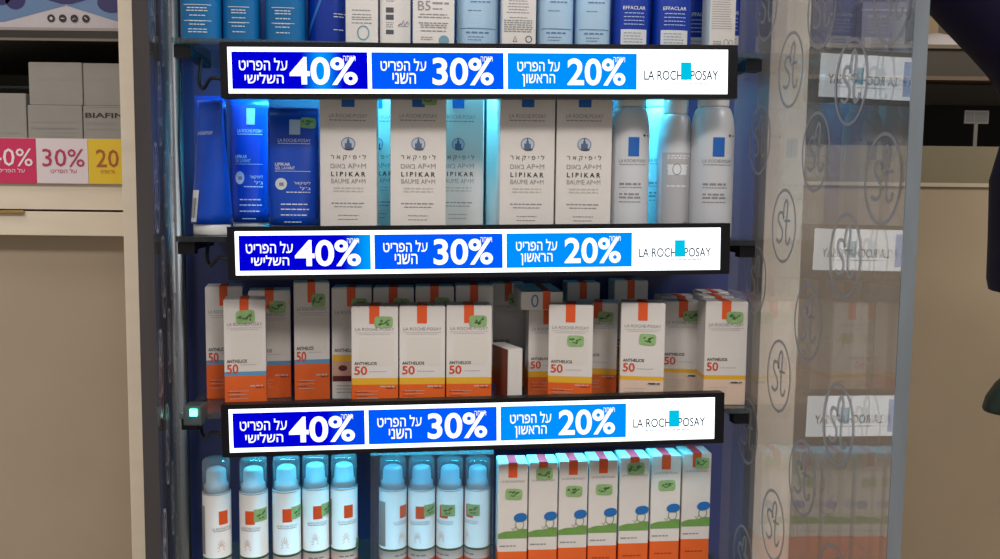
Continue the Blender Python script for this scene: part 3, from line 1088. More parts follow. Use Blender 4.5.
def big_bottle(m, w, d, h, prints, p=3.2, name='gel_bottle', cat='bottle', capm=None):
    prof = [(0, w * .46, d * .46), (.002, w * .49, d * .49), (.005, w * .5, d * .5), (h * .74, w * .5, d * .5), (h * .79, w * .47, d * .46), (h * .83, w * .36, d * .36),
            (h * .85, w * .24, d * .28)]
    s = Surf(prof, p)
    cap = Surf([(h * .85, w * .25, d * .30), (h * .855, w * .26, d * .31), (h * .99, w * .26, d * .31), (h, w * .24, d * .29)], 2)
    parts = [('bottle_body', s.mesh('bottle_body', m, 40)), ('cap', cap.mesh('cap', capm or WHITEPL, 28))]
    parts += prints(s, w, h)
    return Kind(name, cat, w, d, h, parts)


# ------------------------------------------------------------------ second shelf: blue tubes, lotion cartons, spray cans
def prints_gel(s, w, h):
    out = [('white_square', decal('white_square', [d_rect(-.0035, .0085, h * .80, h * .92, 4, 2)], s, mat('pale_blue_ink', (178, 196, 222), 0.5), .0006)),
           ('brand_lettering', decal('brand_lettering', [d_text('LA ROCHE-POSAY', .002, h * .755, .036, .0036), d_lines(-.016, .020, [h * .73], .0007, 0, 3)], s, WHITEINK, .0006)),
           ('product_lettering', decal('product_lettering', [d_text('LIPIKAR', -.019, h * .565, .017, .0034, .012, 'L'), d_text('GEL LAVANT', -.019, h * .535, .022, .0034, 0, 'L'),
                                                             d_text(heb('ליפיקאר'), .020, h * .415, .018, .0046, 0, 'R'), d_text(heb("ג'ל"), .020, h * .375, .011, .0036, 0, 'R')], s, WHITEINK, .0006)),
           ('round_emblem', decal('round_emblem', [d_ell(-.012, h * .41, .0066, .0066, 24)], s, mat('pearl_emblem', (206, 214, 222), 0.4), .0006),
            [('emblem_drawing', decal('emblem_drawing', [d_rect(-.014, -.009, h * .395, h * .42)], s, GREYINK, .0009))]),
           ('fine_print', decal('fine_print', [d_lines(-.019, .020, [h * .51], .0006, 0, 2), d_lines(-.006, .020, [h * .345], .0010, 0, 3),
                                               d_lines(-.012, .019, [h * .25, h * .21, h * .165], .0012, .1, 5), d_lines(-.008, .012, [h * .11], .0008, .1, 5)], s, WHITEINK, .0006))]
    return out


GEL = gel_tube(BLUETUBE, .058, .040, .140, prints_gel)
GEL_ST = gel_tube(BLUETUBE, .058, .040, .140, lambda s, w, h: prints_gel(s, w, h) + [sticker(.017, h * .895, .017, .012, lambda x, z: s(x, z) - .0004, 3)])


def prints_code(s, w, h):
    bars = [d_rect(-.010 + .002 * k, -.010 + .002 * k + .0004 + .0009 * (k % 3 == 0), h * .13, h * .28) for k in range(6)]
    return [('barcode_label', decal('barcode_label', [d_rect(-.013, .003, h * .10, h * .34, 4, 2)], s, WHITEINK, .0006),
             [('barcode', decal('barcode', bars, s, INK, .0009))]),
            ('brand_lettering', decal('brand_lettering', [d_text('LA ROCHE-POSAY', 0, h * .77, .034, .0036)], s, WHITEINK, .0006))]


GEL_BACK = gel_tube(BLUETUBE, .052, .044, .140, prints_code)
G2 = 'body wash tubes on the second shelf'
place(GEL_BACK, 186, 227, 101, 1.035, Z2, 'blue squeeze tube with a white barcode label at the left end of the second shelf', G2, rz=math.radians(-42))
place(GEL, 226, 268, 96, 1.092, Z2, 'blue squeeze tube half hidden behind the widest blue tube on the second shelf', G2)
place(GEL, 190, 224, 96, 1.105, Z2, 'blue squeeze tube at the back, behind the tube with the barcode', G2)
place(GEL_ST, 264, 318, 108, 1.04, Z2, 'wide blue squeeze tube with a green sticker, beside the first lotion carton', G2)

GL = 'lotion cartons on the second shelf'
LOT, LOT_S, LOT_B = lotion_carton(), lotion_carton(True), lotion_carton(False, True)
place(LOT, 319.5, 377, 76, 1.03, Z2, 'tall white lotion carton next to the blue tubes, leftmost in the front row', GL, 238)
place(LOT_S, 390, 446.5, 76, 1.03, Z2, 'tall white lotion carton with a green sticker near its top, standing alone', GL, 238)
place(LOT, 499.5, 555, 76, 1.03, Z2, 'tall white lotion carton, left one of the touching pair mid-shelf', GL, 238)
place(LOT, 556, 612, 76, 1.03, Z2, 'tall white lotion carton beside the first spray can, right of the touching pair', GL, 238)
place(LOT, 352, 402, 78, 1.095, Z2, 'white lotion carton at the back, seen through the first gap between cartons', GL, 238)
place(LOT, 432, 484, 78, 1.085, Z2, 'white lotion carton in blue light, half hidden by the one with the sticker', GL, 238)
place(LOT_B, 486, 530, 78, 1.10, Z2, 'plain side of a white carton showing in the gap left of the touching pair', GL, 238)

GC = 'spray cans on the second shelf'
CAN, CAN_B = spray_can(), spray_can(True)
place(CAN, 613.5, 654, 68, 1.03, Z2, 'white spray can with a blue square, next to the lotion cartons', GC, 238)
place(CAN, 644, 682, 70, 1.105, Z2, 'white spray can at the back, half hidden by the first spray can', GC, 238)
place(CAN_B, 662, 696.5, 78, 1.05, Z2, 'grey-labelled spray can turned to show its back', GC, 238)
place(CAN, 697, 740.5, 68, 1.03, Z2, 'white spray can with a blue square at the right end of the second shelf', GC, 238)


# ------------------------------------------------------------------ third shelf: sunscreen cartons
G3 = 'sunscreen cartons on the third shelf'
SC = sun_carton
rows3 = [
    (SC('blue', 'over', 2), 224, 266, 300, 1.03, 'orange and white sunscreen carton with a blue line, nearest at the left end'),
    (SC('blue', None), 206, 243, 287, 1.086, 'sunscreen carton at the far left, its front half covered by the nearest one'),
    (SC('blue', 'mark', 4), 249, 291, 291, 1.086, 'sunscreen carton with a blue line, just right of and behind the nearest left one'),
    (SC('blue', 'mark', 5), 294, 330, 283, 1.076, 'tall-looking sunscreen carton with a blue line and broad orange base, beside the eye carton'),
    (SC('eye', 'mark', 6), 331.5, 372, 288, 1.08, 'white sunscreen carton with a small eye picture and yellow line'),
    (SC('yellow', 'mark', 7), 373, 414, 288, 1.08, 'sunscreen carton in the back row right of the eye carton'),
    (SC('yellow', 'mark', 8), 415, 454, 287, 1.08, 'sunscreen carton in the back row behind the middle one of the yellow trio'),
    (SC('yellow', None), 455, 493, 286, 1.08, 'sunscreen carton in the back row at its right end, behind the yellow trio'),
    (SC('yellow', 'mark', 9), 351, 398.5, 307, 1.03, 'yellow-banded sunscreen carton, left one of the front trio'),
    (SC('yellow', None), 399, 445.5, 306.5, 1.03, 'yellow-banded sunscreen carton without a sticker, middle of the front trio'),
    (SC('yellow', 'mark', 10), 446, 492, 306, 1.03, 'yellow-banded sunscreen carton, right one of the front trio'),
    (SC('blue', 'mark', 11), 491, 525, 284, 1.145, 'dim sunscreen carton far back, right of the front trio'),
    (SC('yellow', None), 528, 566, 309.5, 1.077, 'yellow-banded sunscreen carton under the lying carton'),
    (SC('yellow', 'low', 12), 548, 592.5, 305.5, 1.03, 'yellow-banded sunscreen carton with its sticker below the brand line, mid-shelf'),
    (SC('yellow', 'mark', 13), 578, 617, 303, 1.084, 'yellow-banded sunscreen carton behind, between the two with low stickers'),
    (SC('yellow', None), 566, 599, 283, 1.135, 'dim sunscreen carton at the back, right of the lying carton'),
    (SC('blue', None), 613, 647, 281, 1.135, 'dim sunscreen carton at the back, above the first beige-based carton'),
    (SC('beige', 'low', 14), 620.5, 664, 303.5, 1.03, 'beige-based sunscreen carton with its sticker below the brand line'),
    (SC('beige', 'mark', 15), 662, 703, 302, 1.080, 'beige-based sunscreen carton set back between two nearer beige-based ones'),
    (SC('beige', 'mark', 16), 704.5, 746.5, 302, 1.03, 'beige-based sunscreen carton at the right end of the third shelf'),
    (SC('beige', 'mark', 17), 701, 733, 297.0, 1.078, 'beige-based sunscreen carton directly behind the right-end one'),
    (SC('beige', None), 700, 728, 292.5, 1.122, 'beige-based sunscreen carton last in line behind the right-end one'),
    (SC('beige', None), 660, 700, 297, 1.129, 'beige-based sunscreen carton at the back behind the set-back one'),
]
for k, a, b, t, y0, lab in rows3:
    turn = (-11.0 if a < 700 else (-4.0 if y0 < 1.05 else 1.0)) if a > 540 and y0 < 1.1 else (8.0 if a < 295 else 0.0)      # the outer cartons face the aisle's middle
    place(k, a, b, t, y0, Z3, lab, G3, 404, rz=math.radians(turn))

# a carton lying on top of a standing one
zl = st(547, 309.5, 1.077).z + 0.0015
a, b = st(521, 300, 1.058), st(563, 300, 1.058)
w = (b - a).length
hh = st(540, 291.5, 1.058).z - zl
me_parts = [('box_body', carton_body(w, 0.105, hh, [(0, hh, PAPER)])),
            ('orange_mark', bent_strip('orange_mark', w * .02, w * .20, 0.001, 0.105, hh, ORANGE2)),
            ('blue_print', decal('blue_print', [d_ring(-w * .17, hh * .5, w * .07, hh * .30, .0018, 20)], flat(-0.0525), mat('blue_ink', (70, 120, 170), 0.5)))]
LY = Kind('sunscreen_carton', 'carton', w, 0.105, hh, me_parts)
c = (a + b) / 2 + E2 * 0.0525
LY.put('sunscreen carton lying flat on top of a standing one', (c.x, c.y, zl), PHI, (1, 1, 1), G3)

# small turned carton, dark red on one side and white on the narrow side
a, b = st(505, 372, 1.04), st(521, 372, 1.04)
w = (b - a).length
hh = st(513, 349, 1.04).z - Z3
d = 0.052
bd = carton_body(w, d, hh, [(0, hh, PAPER)])
SMALL = Kind('small_carton', 'carton', w, d, hh, [
    ('box_body', bd),
    ('red_side', boxm('red_side', -w / 2 - .0005, -w / 2 - .0001, -d / 2 + .001, d / 2 - .001, .001, hh - .001, mat('dark_red_print', (120, 62, 48), 0.5))),
    ('blue_dot', boxm('blue_dot', -w / 2 - .0009, -w / 2 - .0006, .006, .018, .004, .018, BLUESQ))])
c = (a + b) / 2 + E2 * d / 2
SMALL.put('small white and dark red carton turned sideways, right of the yellow trio', (c.x - .006, c.y, Z3), PHI + math.radians(20), (1, 1, 1), None)


# ------------------------------------------------------------------ fourth shelf: mist bottles and kids cartons
G4 = 'sun mist bottles on the bottom shelf'
mist = [
    (.0115, None, 199, 228.5, 461, 1.030, 'white sun mist bottle with its orange square turned away, leftmost on the bottom shelf'),
    (-.002, 'beside', 236.5, 266, 460.5, 1.030, 'white sun mist bottle standing apart, second from the left'),
    (.003, 'beside', 270, 299.2, 459, 1.036, 'white sun mist bottle with a clear cap, third from the left'),
    (.0045, 'beside', 299.8, 328.2, 457, 1.046, 'white sun mist bottle with a clear cap, fourth from the left'),
    (.007, 'low', 328.8, 357, 457, 1.050, 'white sun mist bottle at the right end of the loose five'),
    (.015, None, 378, 406.8, 460, 1.050, 'white sun mist bottle at the left end inside the clear box'),
    (-.002, 'beside', 407.4, 435.6, 460, 1.050, 'white sun mist bottle in the clear box, sticker beside its orange square'),
    (-.009, 'over', 436.2, 464.2, 460, 1.050, 'white sun mist bottle in the clear box, sticker over its orange square'),
    (-.013, 'over', 464.8, 491.5, 460, 1.050, 'white sun mist bottle at the right end inside the clear box'),
]
for turn, sk, a, b, t, y0, lab in mist:
    place(mist_bottle(turn, sk), a, b, t, y0, Z4, lab, G4, 575)

# thin clear box around the four right bottles
a, b = st(370.5, 520, 1.040), st(493.5, 520, 1.040)
w = (b - a).length
hh = st(430, 455, 1.04).z - Z4
d = 0.060
th = 0.0008
bx_ = [(-w / 2, w / 2, -d / 2, -d / 2 + th, 0, hh), (-w / 2, w / 2, d / 2 - th, d / 2, 0, hh), (-w / 2, -w / 2 + th, -d / 2 + th, d / 2 - th, 0, hh),
       (w / 2 - th, w / 2, -d / 2 + th, d / 2 - th, 0, hh), (-w / 2, w / 2, -d / 2, d / 2, hh, hh + th)]
c = (a + b) / 2 + E2 * d / 2
t = thing('clear_box', 'clear plastic box around four white sun mist bottles', 'box', (c.x, c.y, Z4), PHI)
for q in bx_[:4]:
    link('wall', multi_box('wall', [q], FILM), t)
link('lid', multi_box('lid', bx_[4:], clear('clear_lid', (240, 248, 252), 0.06, f0=0.05, haze=0.14, tint=0.99)), t)

G5 = "children's sunscreen cartons on the bottom shelf"
kids = [
    ('low', 1, 497.5, 527.5, 463.5, 'slim sunscreen carton with a meadow print next to the clear box'),
    ('over', 2, 528, 557.5, 462.5, 'slim meadow-print sunscreen carton, second from the clear box, sticker over its orange mark'),
    ('low', 3, 558, 587.2, 461, 'slim meadow-print sunscreen carton, third from the clear box, sticker below the mark'),
    ('low', 4, 587.8, 617.2, 459.5, 'slim meadow-print sunscreen carton, middle one of the seven'),
    ('over', 5, 618.5, 648.8, 457.5, 'slim meadow-print sunscreen carton, third from the right end, sticker hiding its mark'),
    ('low', 6, 650, 680, 455.5, 'slim meadow-print sunscreen carton, second from the right end'),
    ('right', 7, 681, 710, 453.5, 'slim meadow-print sunscreen carton at the right end of the bottom shelf'),
]
for i, (sk, sd, a, b, t, lab) in enumerate(kids):
    place(kids_carton(sk, sd), a, b, t, 1.028 + .0042 * i, Z4, lab, G5, 580)


# ------------------------------------------------------------------ top shelf: only the lower part shows
def lines_white(cols, rows, seed=3, th=.0011, m=WHITEINK, name='fine_print'):
    def f(s, w, h):
        sh = []
        for (x0, x1) in cols:
            sh.append(d_lines(x0, x1, rows, th, .35, seed, True, 'C'))
            sh.append(d_rect(x0 - .003, x1 + .003, rows[0] + .0035, rows[0] + .0042, 6, 1))
            sh.append(d_rect(x0 - .003, x1 + .003, rows[len(rows) // 2], rows[len(rows) // 2] + .0007, 6, 1))
        return [(name, decal(name, sh, s, m, .0006))]
    return f


def arc_print(s, w, h):
    arc = [(-.010 + .003 * math.cos(t) - .012 * math.sin(t / 2), h * .36 - t * .020) for t in [k * .25 for k in range(12)]]
    return [('swirl_print', decal('swirl_print', [d_stroke(arc, .0028)], s, mat('swirl_blue', (40, 120, 200), 0.4), .0006)),
            ('fine_print', decal('fine_print', [d_lines(.006, .020, [h * .13, h * .22, h * .24], .0011, .2, 5)], s, WHITEINK, .0006))]


G1 = 'products on the top shelf'
HT = .172
B_A = big_bottle(TEALBOT, .046, .040, HT, lines_white([(-.013, .012)], [HT * k for k in (.245, .225, .19, .15, .125, .09, .07)], 3))
B_B = big_bottle(TEALBOT, .046, .040, HT, lines_white([(-.010, .010)], [HT * k for k in (.24, .22, .185, .15, .125, .085)], 8))
B_D = big_bottle(BLUETUBE2, .050, .044, HT, arc_print, 2.6)


def top_carton(style):
    w, d, h = .04, .04, .165
    yf = flat(-d / 2)
    parts = [('box_body', carton_body(w, d, h, [(0, h, PAPER)])), top_flap(w, d, h)]
    if style == 'drop':
        parts += [('fine_print', decal('fine_print', [d_lines(-.014, .014, [h * k for k in (.325, .245, .215, .195, .18, .155)], .0011, .2, 4, True, 'C')], yf, GREYINK)),
                  ('drop_emblem', decal('drop_emblem', [d_ring(.002, h * .085, .007, .008, .0016, 22)], yf, mat('emblem_teal', (110, 150, 170), 0.5)))]
    elif style == 'blocks':
        parts += [('black_blocks', decal('black_blocks', [d_rect(-.012, -.002, h * .24, h * .275), d_rect(-.012, -.002, h * .19, h * .225), d_rect(-.012, -.002, h * .09, h * .12)], yf, mat('charcoal_ink', (72, 74, 84), 0.5))),
                  ('fine_print', decal('fine_print', [d_lines(-.012, -.001, [h * k for k in (.17, .155, .14, .32)], .0009, .2, 4)], yf, GREYINK)),
                  ('scrawl_print', decal('scrawl_print', [d_stroke([(.004, h * .15), (.007, h * .165), (.008, h * .155), (.011, h * .19), (.012, h * .15), (.016, h * .18), (.017, h * .16)], .0012),
                                                          d_rect(.003, .017, h * .145, h * .148)], yf, mat('slate_ink', (84, 100, 132), 0.5)))]
    elif style == 'b5':
        parts += [('lettering', decal('lettering', [d_text('B5', -.009, h * .285, .012, .011), d_lines(-.001, .016, [h * .305], .0020, 0, 2), d_lines(-.001, .010, [h * .265], .0012, 0, 2)], yf, GREYINK)),
                  ('fine_print', decal('fine_print', [d_lines(-.015, .015, [h * k for k in (.225, .205, .165, .15, .135, .11)], .0012, .2, 5, True, 'C'), d_lines(-.012, .000, [h * .065, h * .05], .0009, .1, 3)], yf, GREYINK)),
                  ('teal_emblem', decal('teal_emblem', [d_ell(.010, h * .045, .005, .006, 16)], yf, mat('emblem_teal', (110, 150, 170), 0.5)))]
    elif style == 'recycle':
        tri = [(-.007, h * .05), (-.0025, h * .05), (-.00475, h * .085), (-.007, h * .05)]
        parts += [('fine_print', decal('fine_print', [d_lines(-.016, .014, [h * k for k in (.33, .31, .29, .27, .25, .215)], .0009, .3, 6, True, 'C'),
                                                      d_lines(-.018, .017, [h * k for k in (.195, .18, .165, .15, .135, .12)], .0012, .1, 7)], yf, GREYINK)),
                  ('recycling_symbols', decal('recycling_symbols', [d_stroke(tri, .0008), d_ring(.0115, h * .068, .0035, .0035, .0009, 20)], yf, INK))]
    else:
        parts += [('fine_print', decal('fine_print', [d_lines(-.017, .017, [h * (.36 - .016 * k) for k in range(13)], .0007, .2, 6), d_lines(-.014, .000, [h * .08, h * .065], .0012, .1, 7)], yf, GREYINK)),
                  ('round_symbols', decal('round_symbols', [d_ring(.006, h * .075, .0035, .0035, .0008, 18), d_ring(.0135, h * .075, .003, .003, .0008, 18)], yf, GREYINK))]
    return Kind('skincare_carton', 'carton', w, d, h, parts)


def prints_pale(s, w, h):
    return [('fine_print', decal('fine_print', [d_lines(-.008, .012, [h * .33], .0014, 0, 2), d_lines(-.010, .010, [h * .27], .0008, .3, 2), d_lines(-.012, .012, [h * .12], .0018, 0, 4),
                                                d_lines(-.010, .008, [h * .09, h * .07], .0008, .2, 5)], s, mat('denim_ink', (92, 124, 160), 0.5), .0006)),
            ('cap_line', decal('cap_line', [d_rect(-w * .42, w * .42, h * .145, h * .15, 8, 1)], s, mat('denim_ink', (92, 124, 160), 0.5), .0006))]


def prints_navy(s, w, h):
    return [('product_lettering', decal('product_lettering', [d_text('EFFACLAR', 0, h * .30, .026, .0040, .008)], s, WHITEINK, .0006)),
            ('fine_print', decal('fine_print', [d_lines(-.012, .012, [h * k for k in (.265, .24, .215, .19)], .0009, .1, 5, True, 'C')], s, mat('pale_blue_ink', (178, 196, 222), 0.5), .0006)),
            ('white_label', decal('white_label', [d_rect(-.0150, .0150, h * .045, h * .155, 8, 1)], s, mat('label_white', (206, 208, 214), 0.5), .0006),
             [('label_print', decal('label_print', [d_lines(-.012, .012, [h * .13, h * .11, h * .09, h * .07], .0010, .2, 5)], s, GREYINK, .0009))])]


PALE = big_bottle(LIGHTBLUE, .042, .036, HT, prints_pale, 3.0, 'lotion_bottle')
NAVY = big_bottle(BLUETUBE2, .044, .038, HT, prints_navy, 3.0, 'cleanser_bottle')
top_row = [
    (B_A, 176, 218, 1.036, 'teal bottle with white print at the left end of the top shelf'),
    (B_B, 219, 257, 1.044, 'teal bottle with white print, second on the top shelf'),
    (B_B, 262, 303, 1.044, 'teal bottle with white print left of the dark blue swirl bottle'),
    (B_D, 305, 351, 1.060, 'dark blue bottle with a curved swirl on the top shelf'),
    (top_carton('drop'), 345, 378, 1.030, 'white carton with a round emblem in front of the swirl bottle'),
    (top_carton('blocks'), 379.5, 411, 1.040, 'white carton turned to its back with dark printed blocks'),
    (top_carton('b5'), 412.5, 455, 1.030, 'white carton lettered B5 on the top shelf'),
    (PALE, 457, 500, 1.045, 'pale blue bottle between the lettered B5 carton and the carton with recycling symbols'),
    (top_carton('recycle'), 502.5, 537, 1.030, 'white carton covered in small print with recycling symbols'),
    (PALE, 539, 576, 1.034, 'pale blue bottle beside the carton with recycling symbols, left of two'),
    (PALE, 577.5, 613.5, 1.034, 'pale blue bottle next to the dark blue bottles'),
    (NAVY, 616, 654.5, 1.034, 'dark blue bottle with a white label, next to the pale blue bottles'),
    (NAVY, 656, 696, 1.034, 'dark blue bottle with a white label, middle of the three dark blue ones'),
    (NAVY, 684, 720, 1.092, 'dark blue bottle set back between the white-labelled one and the print-covered carton'),
    (top_carton('dense'), 711, 737.5, 1.028, 'narrow white carton densely printed, right part of the top shelf'),
    (NAVY, 723, 745, 1.068, 'dark blue bottle at the right end of the top shelf behind the narrow carton'),
]
for k, a, b, y0, lab in top_row:
    place(k, a, b, -98, y0, Z1, lab, G1, 50)


# ------------------------------------------------------------------ left: beige shelving unit with cartons and price tickets
def zat(py, y, px=500):
    return at(px, py, y).z


def xat(px, y, py=280):
    return at(px, py, y).x


YL = 1.30
XR = xat(126.5, YL)                         # right inner limit, against the post
XL0 = -1.55


def left_unit():
    z_up_b, z_up_t = zat(39, YL, 60), zat(31, YL, 60)
    z_rail_t, z_rail_b = zat(138.5, YL, 60), zat(184, YL, 60)
    z_br_b = zat(210.5, YL, 60)
    z_dr_b = zat(235.5, YL, 60)
    t = thing('shelving_unit', 'beige laminate shelving unit with a drawer, left of the display stand', 'shelving', (-1.0, YL, 0))
    off = Vector((1.0, -YL, 0))

    def part(name, x0, x1, y0, y1, z0, z1, m, bevel=0.0, parent=None):
        me = boxm(name, x0, x1, y0, y1, z0, z1, m, bevel)
        me.transform(Matrix.Translation(off))
        return link(name, me, parent or t)
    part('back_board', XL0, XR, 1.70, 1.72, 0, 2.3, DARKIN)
    part('upper_shelf', XL0, XR, YL, 1.70, z_up_b, z_up_t, DARKBR)
    part('upper_shelf_trim', XL0, XR, YL - .004, YL - .0003, z_up_b - .003, z_up_b + .0005, mat('grey_trim', (116, 106, 96), 0.4))
    part('glass_shelf', XL0, XR, YL + .12, 1.70, zat(89, YL + .12, 60), zat(89, YL + .12, 60) + .004, GLASS)
    part('lower_shelf', XL0, XR, YL, 1.70, z_br_b + .0015, z_rail_t - .0005, BEIGE)
    dr = part('drawer', XL0, XR, YL - .003, 1.69, z_dr_b, z_br_b - .0015, BEIGE, .001)
    part('handle_bar', XL0 + .1, xat(25, YL - .01), YL - .010, YL - .0035, z_br_b - .0045, z_br_b - .0002, BRASS, .0008, dr)
    part('base_panel', XL0, XR, YL + .035, YL + .055, 0, z_dr_b - .0005, BEIGE2)
    pxa, pxb = xat(124.5, 1.22, 280), xat(141, 1.22, 280)
    me = boxm('side_post', pxa, pxb, 1.22, 1.75, 0, 2.3, BEIGE, .0015)
    me.transform(Matrix.Translation(off))
    po = link('side_post', me, t)
    # ticket rail and tickets
    y = YL - .0065
    rail = part('ticket_rail', XL0, XR, YL - .0055, YL - .0005, z_rail_b, z_rail_t, mat('clear_rail_back', (190, 186, 180), 0.4))
    x0, x1, x2, x3 = xat(-48, YL), xat(39, YL), xat(90.5, YL), xat(150, YL)
    xr = XR
    zc = (z_rail_t + z_rail_b) / 2
    s = YL / F
    magenta = mat('magenta_ticket', (205, 44, 92), 0.45)
    whitet = mat('white_ticket', (222, 208, 212), 0.45)
    yell = mat('yellow_ticket', (226, 190, 44), 0.45)
    mag_ink = mat('magenta_ink', (176, 52, 92), 0.5)
    brown_ink = mat('brown_ink', (168, 88, 40), 0.5)
    wht = mat('ticket_white_ink', (238, 224, 226), 0.5)
    X_ = lambda px: xat(px, YL, 160) + 1.0
    Zz = lambda py: zat(py, YL, 60)
    yf = flat(-.0075)
    defs = [(-12, 38.6, magenta, wht, '40%', -7.5, 35.5, 'magenta 40% ticket'), (39, 90.2, whitet, mag_ink, '30%', 45, 87, 'white 30% ticket'),
            (90.6, 124.2, yell, brown_ink, '20', 98.5, 121, 'yellow 20% ticket')]
    for a, b, bm_, im, num, n0, n1, lab in defs:
        me = boxm('price_ticket', X_(a), X_(b), -.0072, -.0058, z_rail_b + .0008, z_rail_t - .0008, bm_)
        p = link('price_ticket', me, t)
        p['label'] = lab
        link('number', decal('number', [d_text(num, (X_(n0) + X_(n1)) / 2, Zz(158), X_(n1) - X_(n0), 17.5 * s, .004)], yf, im), p)
        link('lettering', decal('lettering', [d_text(heb('על הפריט'), (X_(n0) + X_(n1)) / 2, Zz(171), (X_(n1) - X_(n0)) * .62, 4.2 * s, 0)], yf, im), p)
    # more tickets further left repeat the offer
    w = .075
    for i, (bm_, lab) in enumerate(((yell, 'yellow ticket'), (whitet, 'white ticket'), (magenta, 'magenta ticket'))):
        xb = X_(-12.6) - i * w
        link('price_ticket', boxm('price_ticket', xb - w + .0006, xb, -.0072, -.0058, z_rail_b + .0008, z_rail_t - .0008, bm_), t)
    return z_rail_t, z_up_t


ZLS, ZUP = left_unit()


def cream_box(px0, px1, py0, py1, y, zb, label, style, depth=.07):
    a, b = xat(px0, y, (py0 + py1) / 2) + .0004, xat(px1, y, (py0 + py1) / 2) - .0004
    w = b - a
    h = zat(py0, y, 60) - zb
    yf = flat(-depth / 2)
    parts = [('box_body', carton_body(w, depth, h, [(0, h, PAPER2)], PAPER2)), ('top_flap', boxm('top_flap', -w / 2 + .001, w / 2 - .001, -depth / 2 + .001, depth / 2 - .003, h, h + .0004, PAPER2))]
    if style == 'print':
        parts.append(('printed_lines', decal('printed_lines', [d_lines(-w * .40, w * .42, [h * .50], .0011, .0, 3), d_lines(-w * .42, w * .42, [h * .30, h * .33], .0010, .0, 4),
                                                               d_lines(-w * .1, w * .42, [h * .18], .0008, .1, 5), d_lines(-w * .25, w * .42, [h * .08], .0008, .1, 6)], yf, GREYINK)))
    elif style == 'name':
        parts.append(('name_lettering', decal('name_lettering', [d_text('BIAFINE', -w * .46, h * .72, .066, h * .15, .022, 'L')], yf, INK)))
        parts.append(('printed_lines', decal('printed_lines', [d_lines(-w * .46, w * .3, [h * .30], .0010, 0, 3), d_lines(-w * .46, w * .1, [h * .50, h * .44], .0008, .1, 4), d_rect(-w * .49, w * .49, h * .965, h * .985)], yf, GREYINK)))
    elif style == 'low':
        parts.append(('printed_lines', decal('printed_lines', [d_lines(w * .05, w * .40, [h * .12], .0012, .0, 3), d_lines(w * -.1, w * .05, [h * .35], .0016, .0, 4)], yf, GREYINK)))
    else:
        parts.append(('seam', decal('seam', [d_rect(-w / 2 + .001, w / 2 - .001, h * .60, h * .605)], yf, mat('seam_grey', (160, 156, 148), 0.6))))
    k = Kind('medicine_carton', 'carton', w, depth, h, parts)
    return k.put(label, ((a + b) / 2, y + depth / 2, zb), 0, (1, 1, 1), 'pale cartons on the left shelving unit'), zb + h


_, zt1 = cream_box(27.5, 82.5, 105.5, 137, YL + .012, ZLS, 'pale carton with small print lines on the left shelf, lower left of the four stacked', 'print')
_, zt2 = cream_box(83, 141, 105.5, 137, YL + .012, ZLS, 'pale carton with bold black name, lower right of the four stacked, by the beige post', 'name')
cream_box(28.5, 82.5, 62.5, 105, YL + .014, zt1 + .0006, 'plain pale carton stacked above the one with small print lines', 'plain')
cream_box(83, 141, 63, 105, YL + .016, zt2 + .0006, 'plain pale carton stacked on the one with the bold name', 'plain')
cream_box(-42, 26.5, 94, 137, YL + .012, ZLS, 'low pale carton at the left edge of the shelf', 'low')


def poster():
    """printed counter display standing on the upper shelf"""
    y = YL + .006
    a, b = xat(-110, y, 15), xat(121.5, y, 15)
    zt = ZUP + .0006
    h = .16
    w = b - a
    s = y / F
    t = thing('poster_board', 'printed blue and white display board with four round black icons on the upper left shelf', 'poster', ((a + b) / 2, y, zt))
    link('board', boxm('board', -w / 2, w / 2, 0, .012, 0, h, mat('poster_white', (186, 178, 184), 0.45, var=.03)), t)
    X_ = lambda px: xat(px, y, 15) - (a + b) / 2
    Z_ = lambda py: zat(py, y, 60) - zt
    blue = mat('poster_blue', (96, 124, 164), 0.45, var=.1, scale=8)
    navy = mat('poster_navy', (44, 38, 92), 0.45, var=.1, scale=14)
    yf = flat(0)
    left = d_poly([(X_(-100), Z_(23)), (X_(4), Z_(22.5)), (X_(66), Z_(5.5)), (X_(66), h - .002), (X_(-100), h - .002)])
    right = d_poly([(X_(67), Z_(5.5)), (X_(118), Z_(21)), (X_(121), Z_(21)), (X_(121), h - .002), (X_(67), h - .002)])
    link('blue_print', decal('blue_print', [left, right], yf, blue), t)
    link('navy_print', decal('navy_print', [d_ell(X_(16), Z_(0), 10 * s, 9.5 * s, 24), d_ell(X_(2), Z_(-1), 9 * s, 6.5 * s, 24), d_poly([(X_(48), Z_(0)), (X_(62), Z_(4)), (X_(72), Z_(4)), (X_(86), Z_(0)), (X_(86), h - .004), (X_(48), h - .004)]),
                                            d_ell(X_(112), Z_(2), 14 * s, 10 * s, 24)], yf, navy, .0008), t)
    ink = mat('icon_black', (36, 30, 34), 0.5)
    for k in range(4):
        px = 51.3 + 11.6 * k
        ic = link('round_icon', decal('round_icon', [d_ell(X_(px), Z_(18.4), 3.7 * s, 3.7 * s, 20)], yf, ink, .0012), t)
        sh = [[d_ell(X_(px) + .0003, Z_(18.6), 1.5 * s, 1.7 * s, 10)], [d_rect(X_(px) - 1.8 * s, X_(px) + 1.8 * s, Z_(19), Z_(18))],
              [d_stroke([(X_(px) - 1.6 * s, Z_(20)), (X_(px), Z_(18)), (X_(px) + 1.6 * s, Z_(19.5))], .0007)], [d_stroke([(X_(px) - 1.4 * s, Z_(17)), (X_(px) + 1.4 * s, Z_(19.6))], .0012)]][k]
        link('icon_print', decal('icon_print', sh, yf, mat('icon_grey', (190, 182, 180), 0.5), .0015), ic)
    link('base_strip', boxm('base_strip', -w / 2, w / 2, -.006, -.0004, 0, .004, mat('strip_grey', (150, 140, 138), 0.4)), t)


poster()


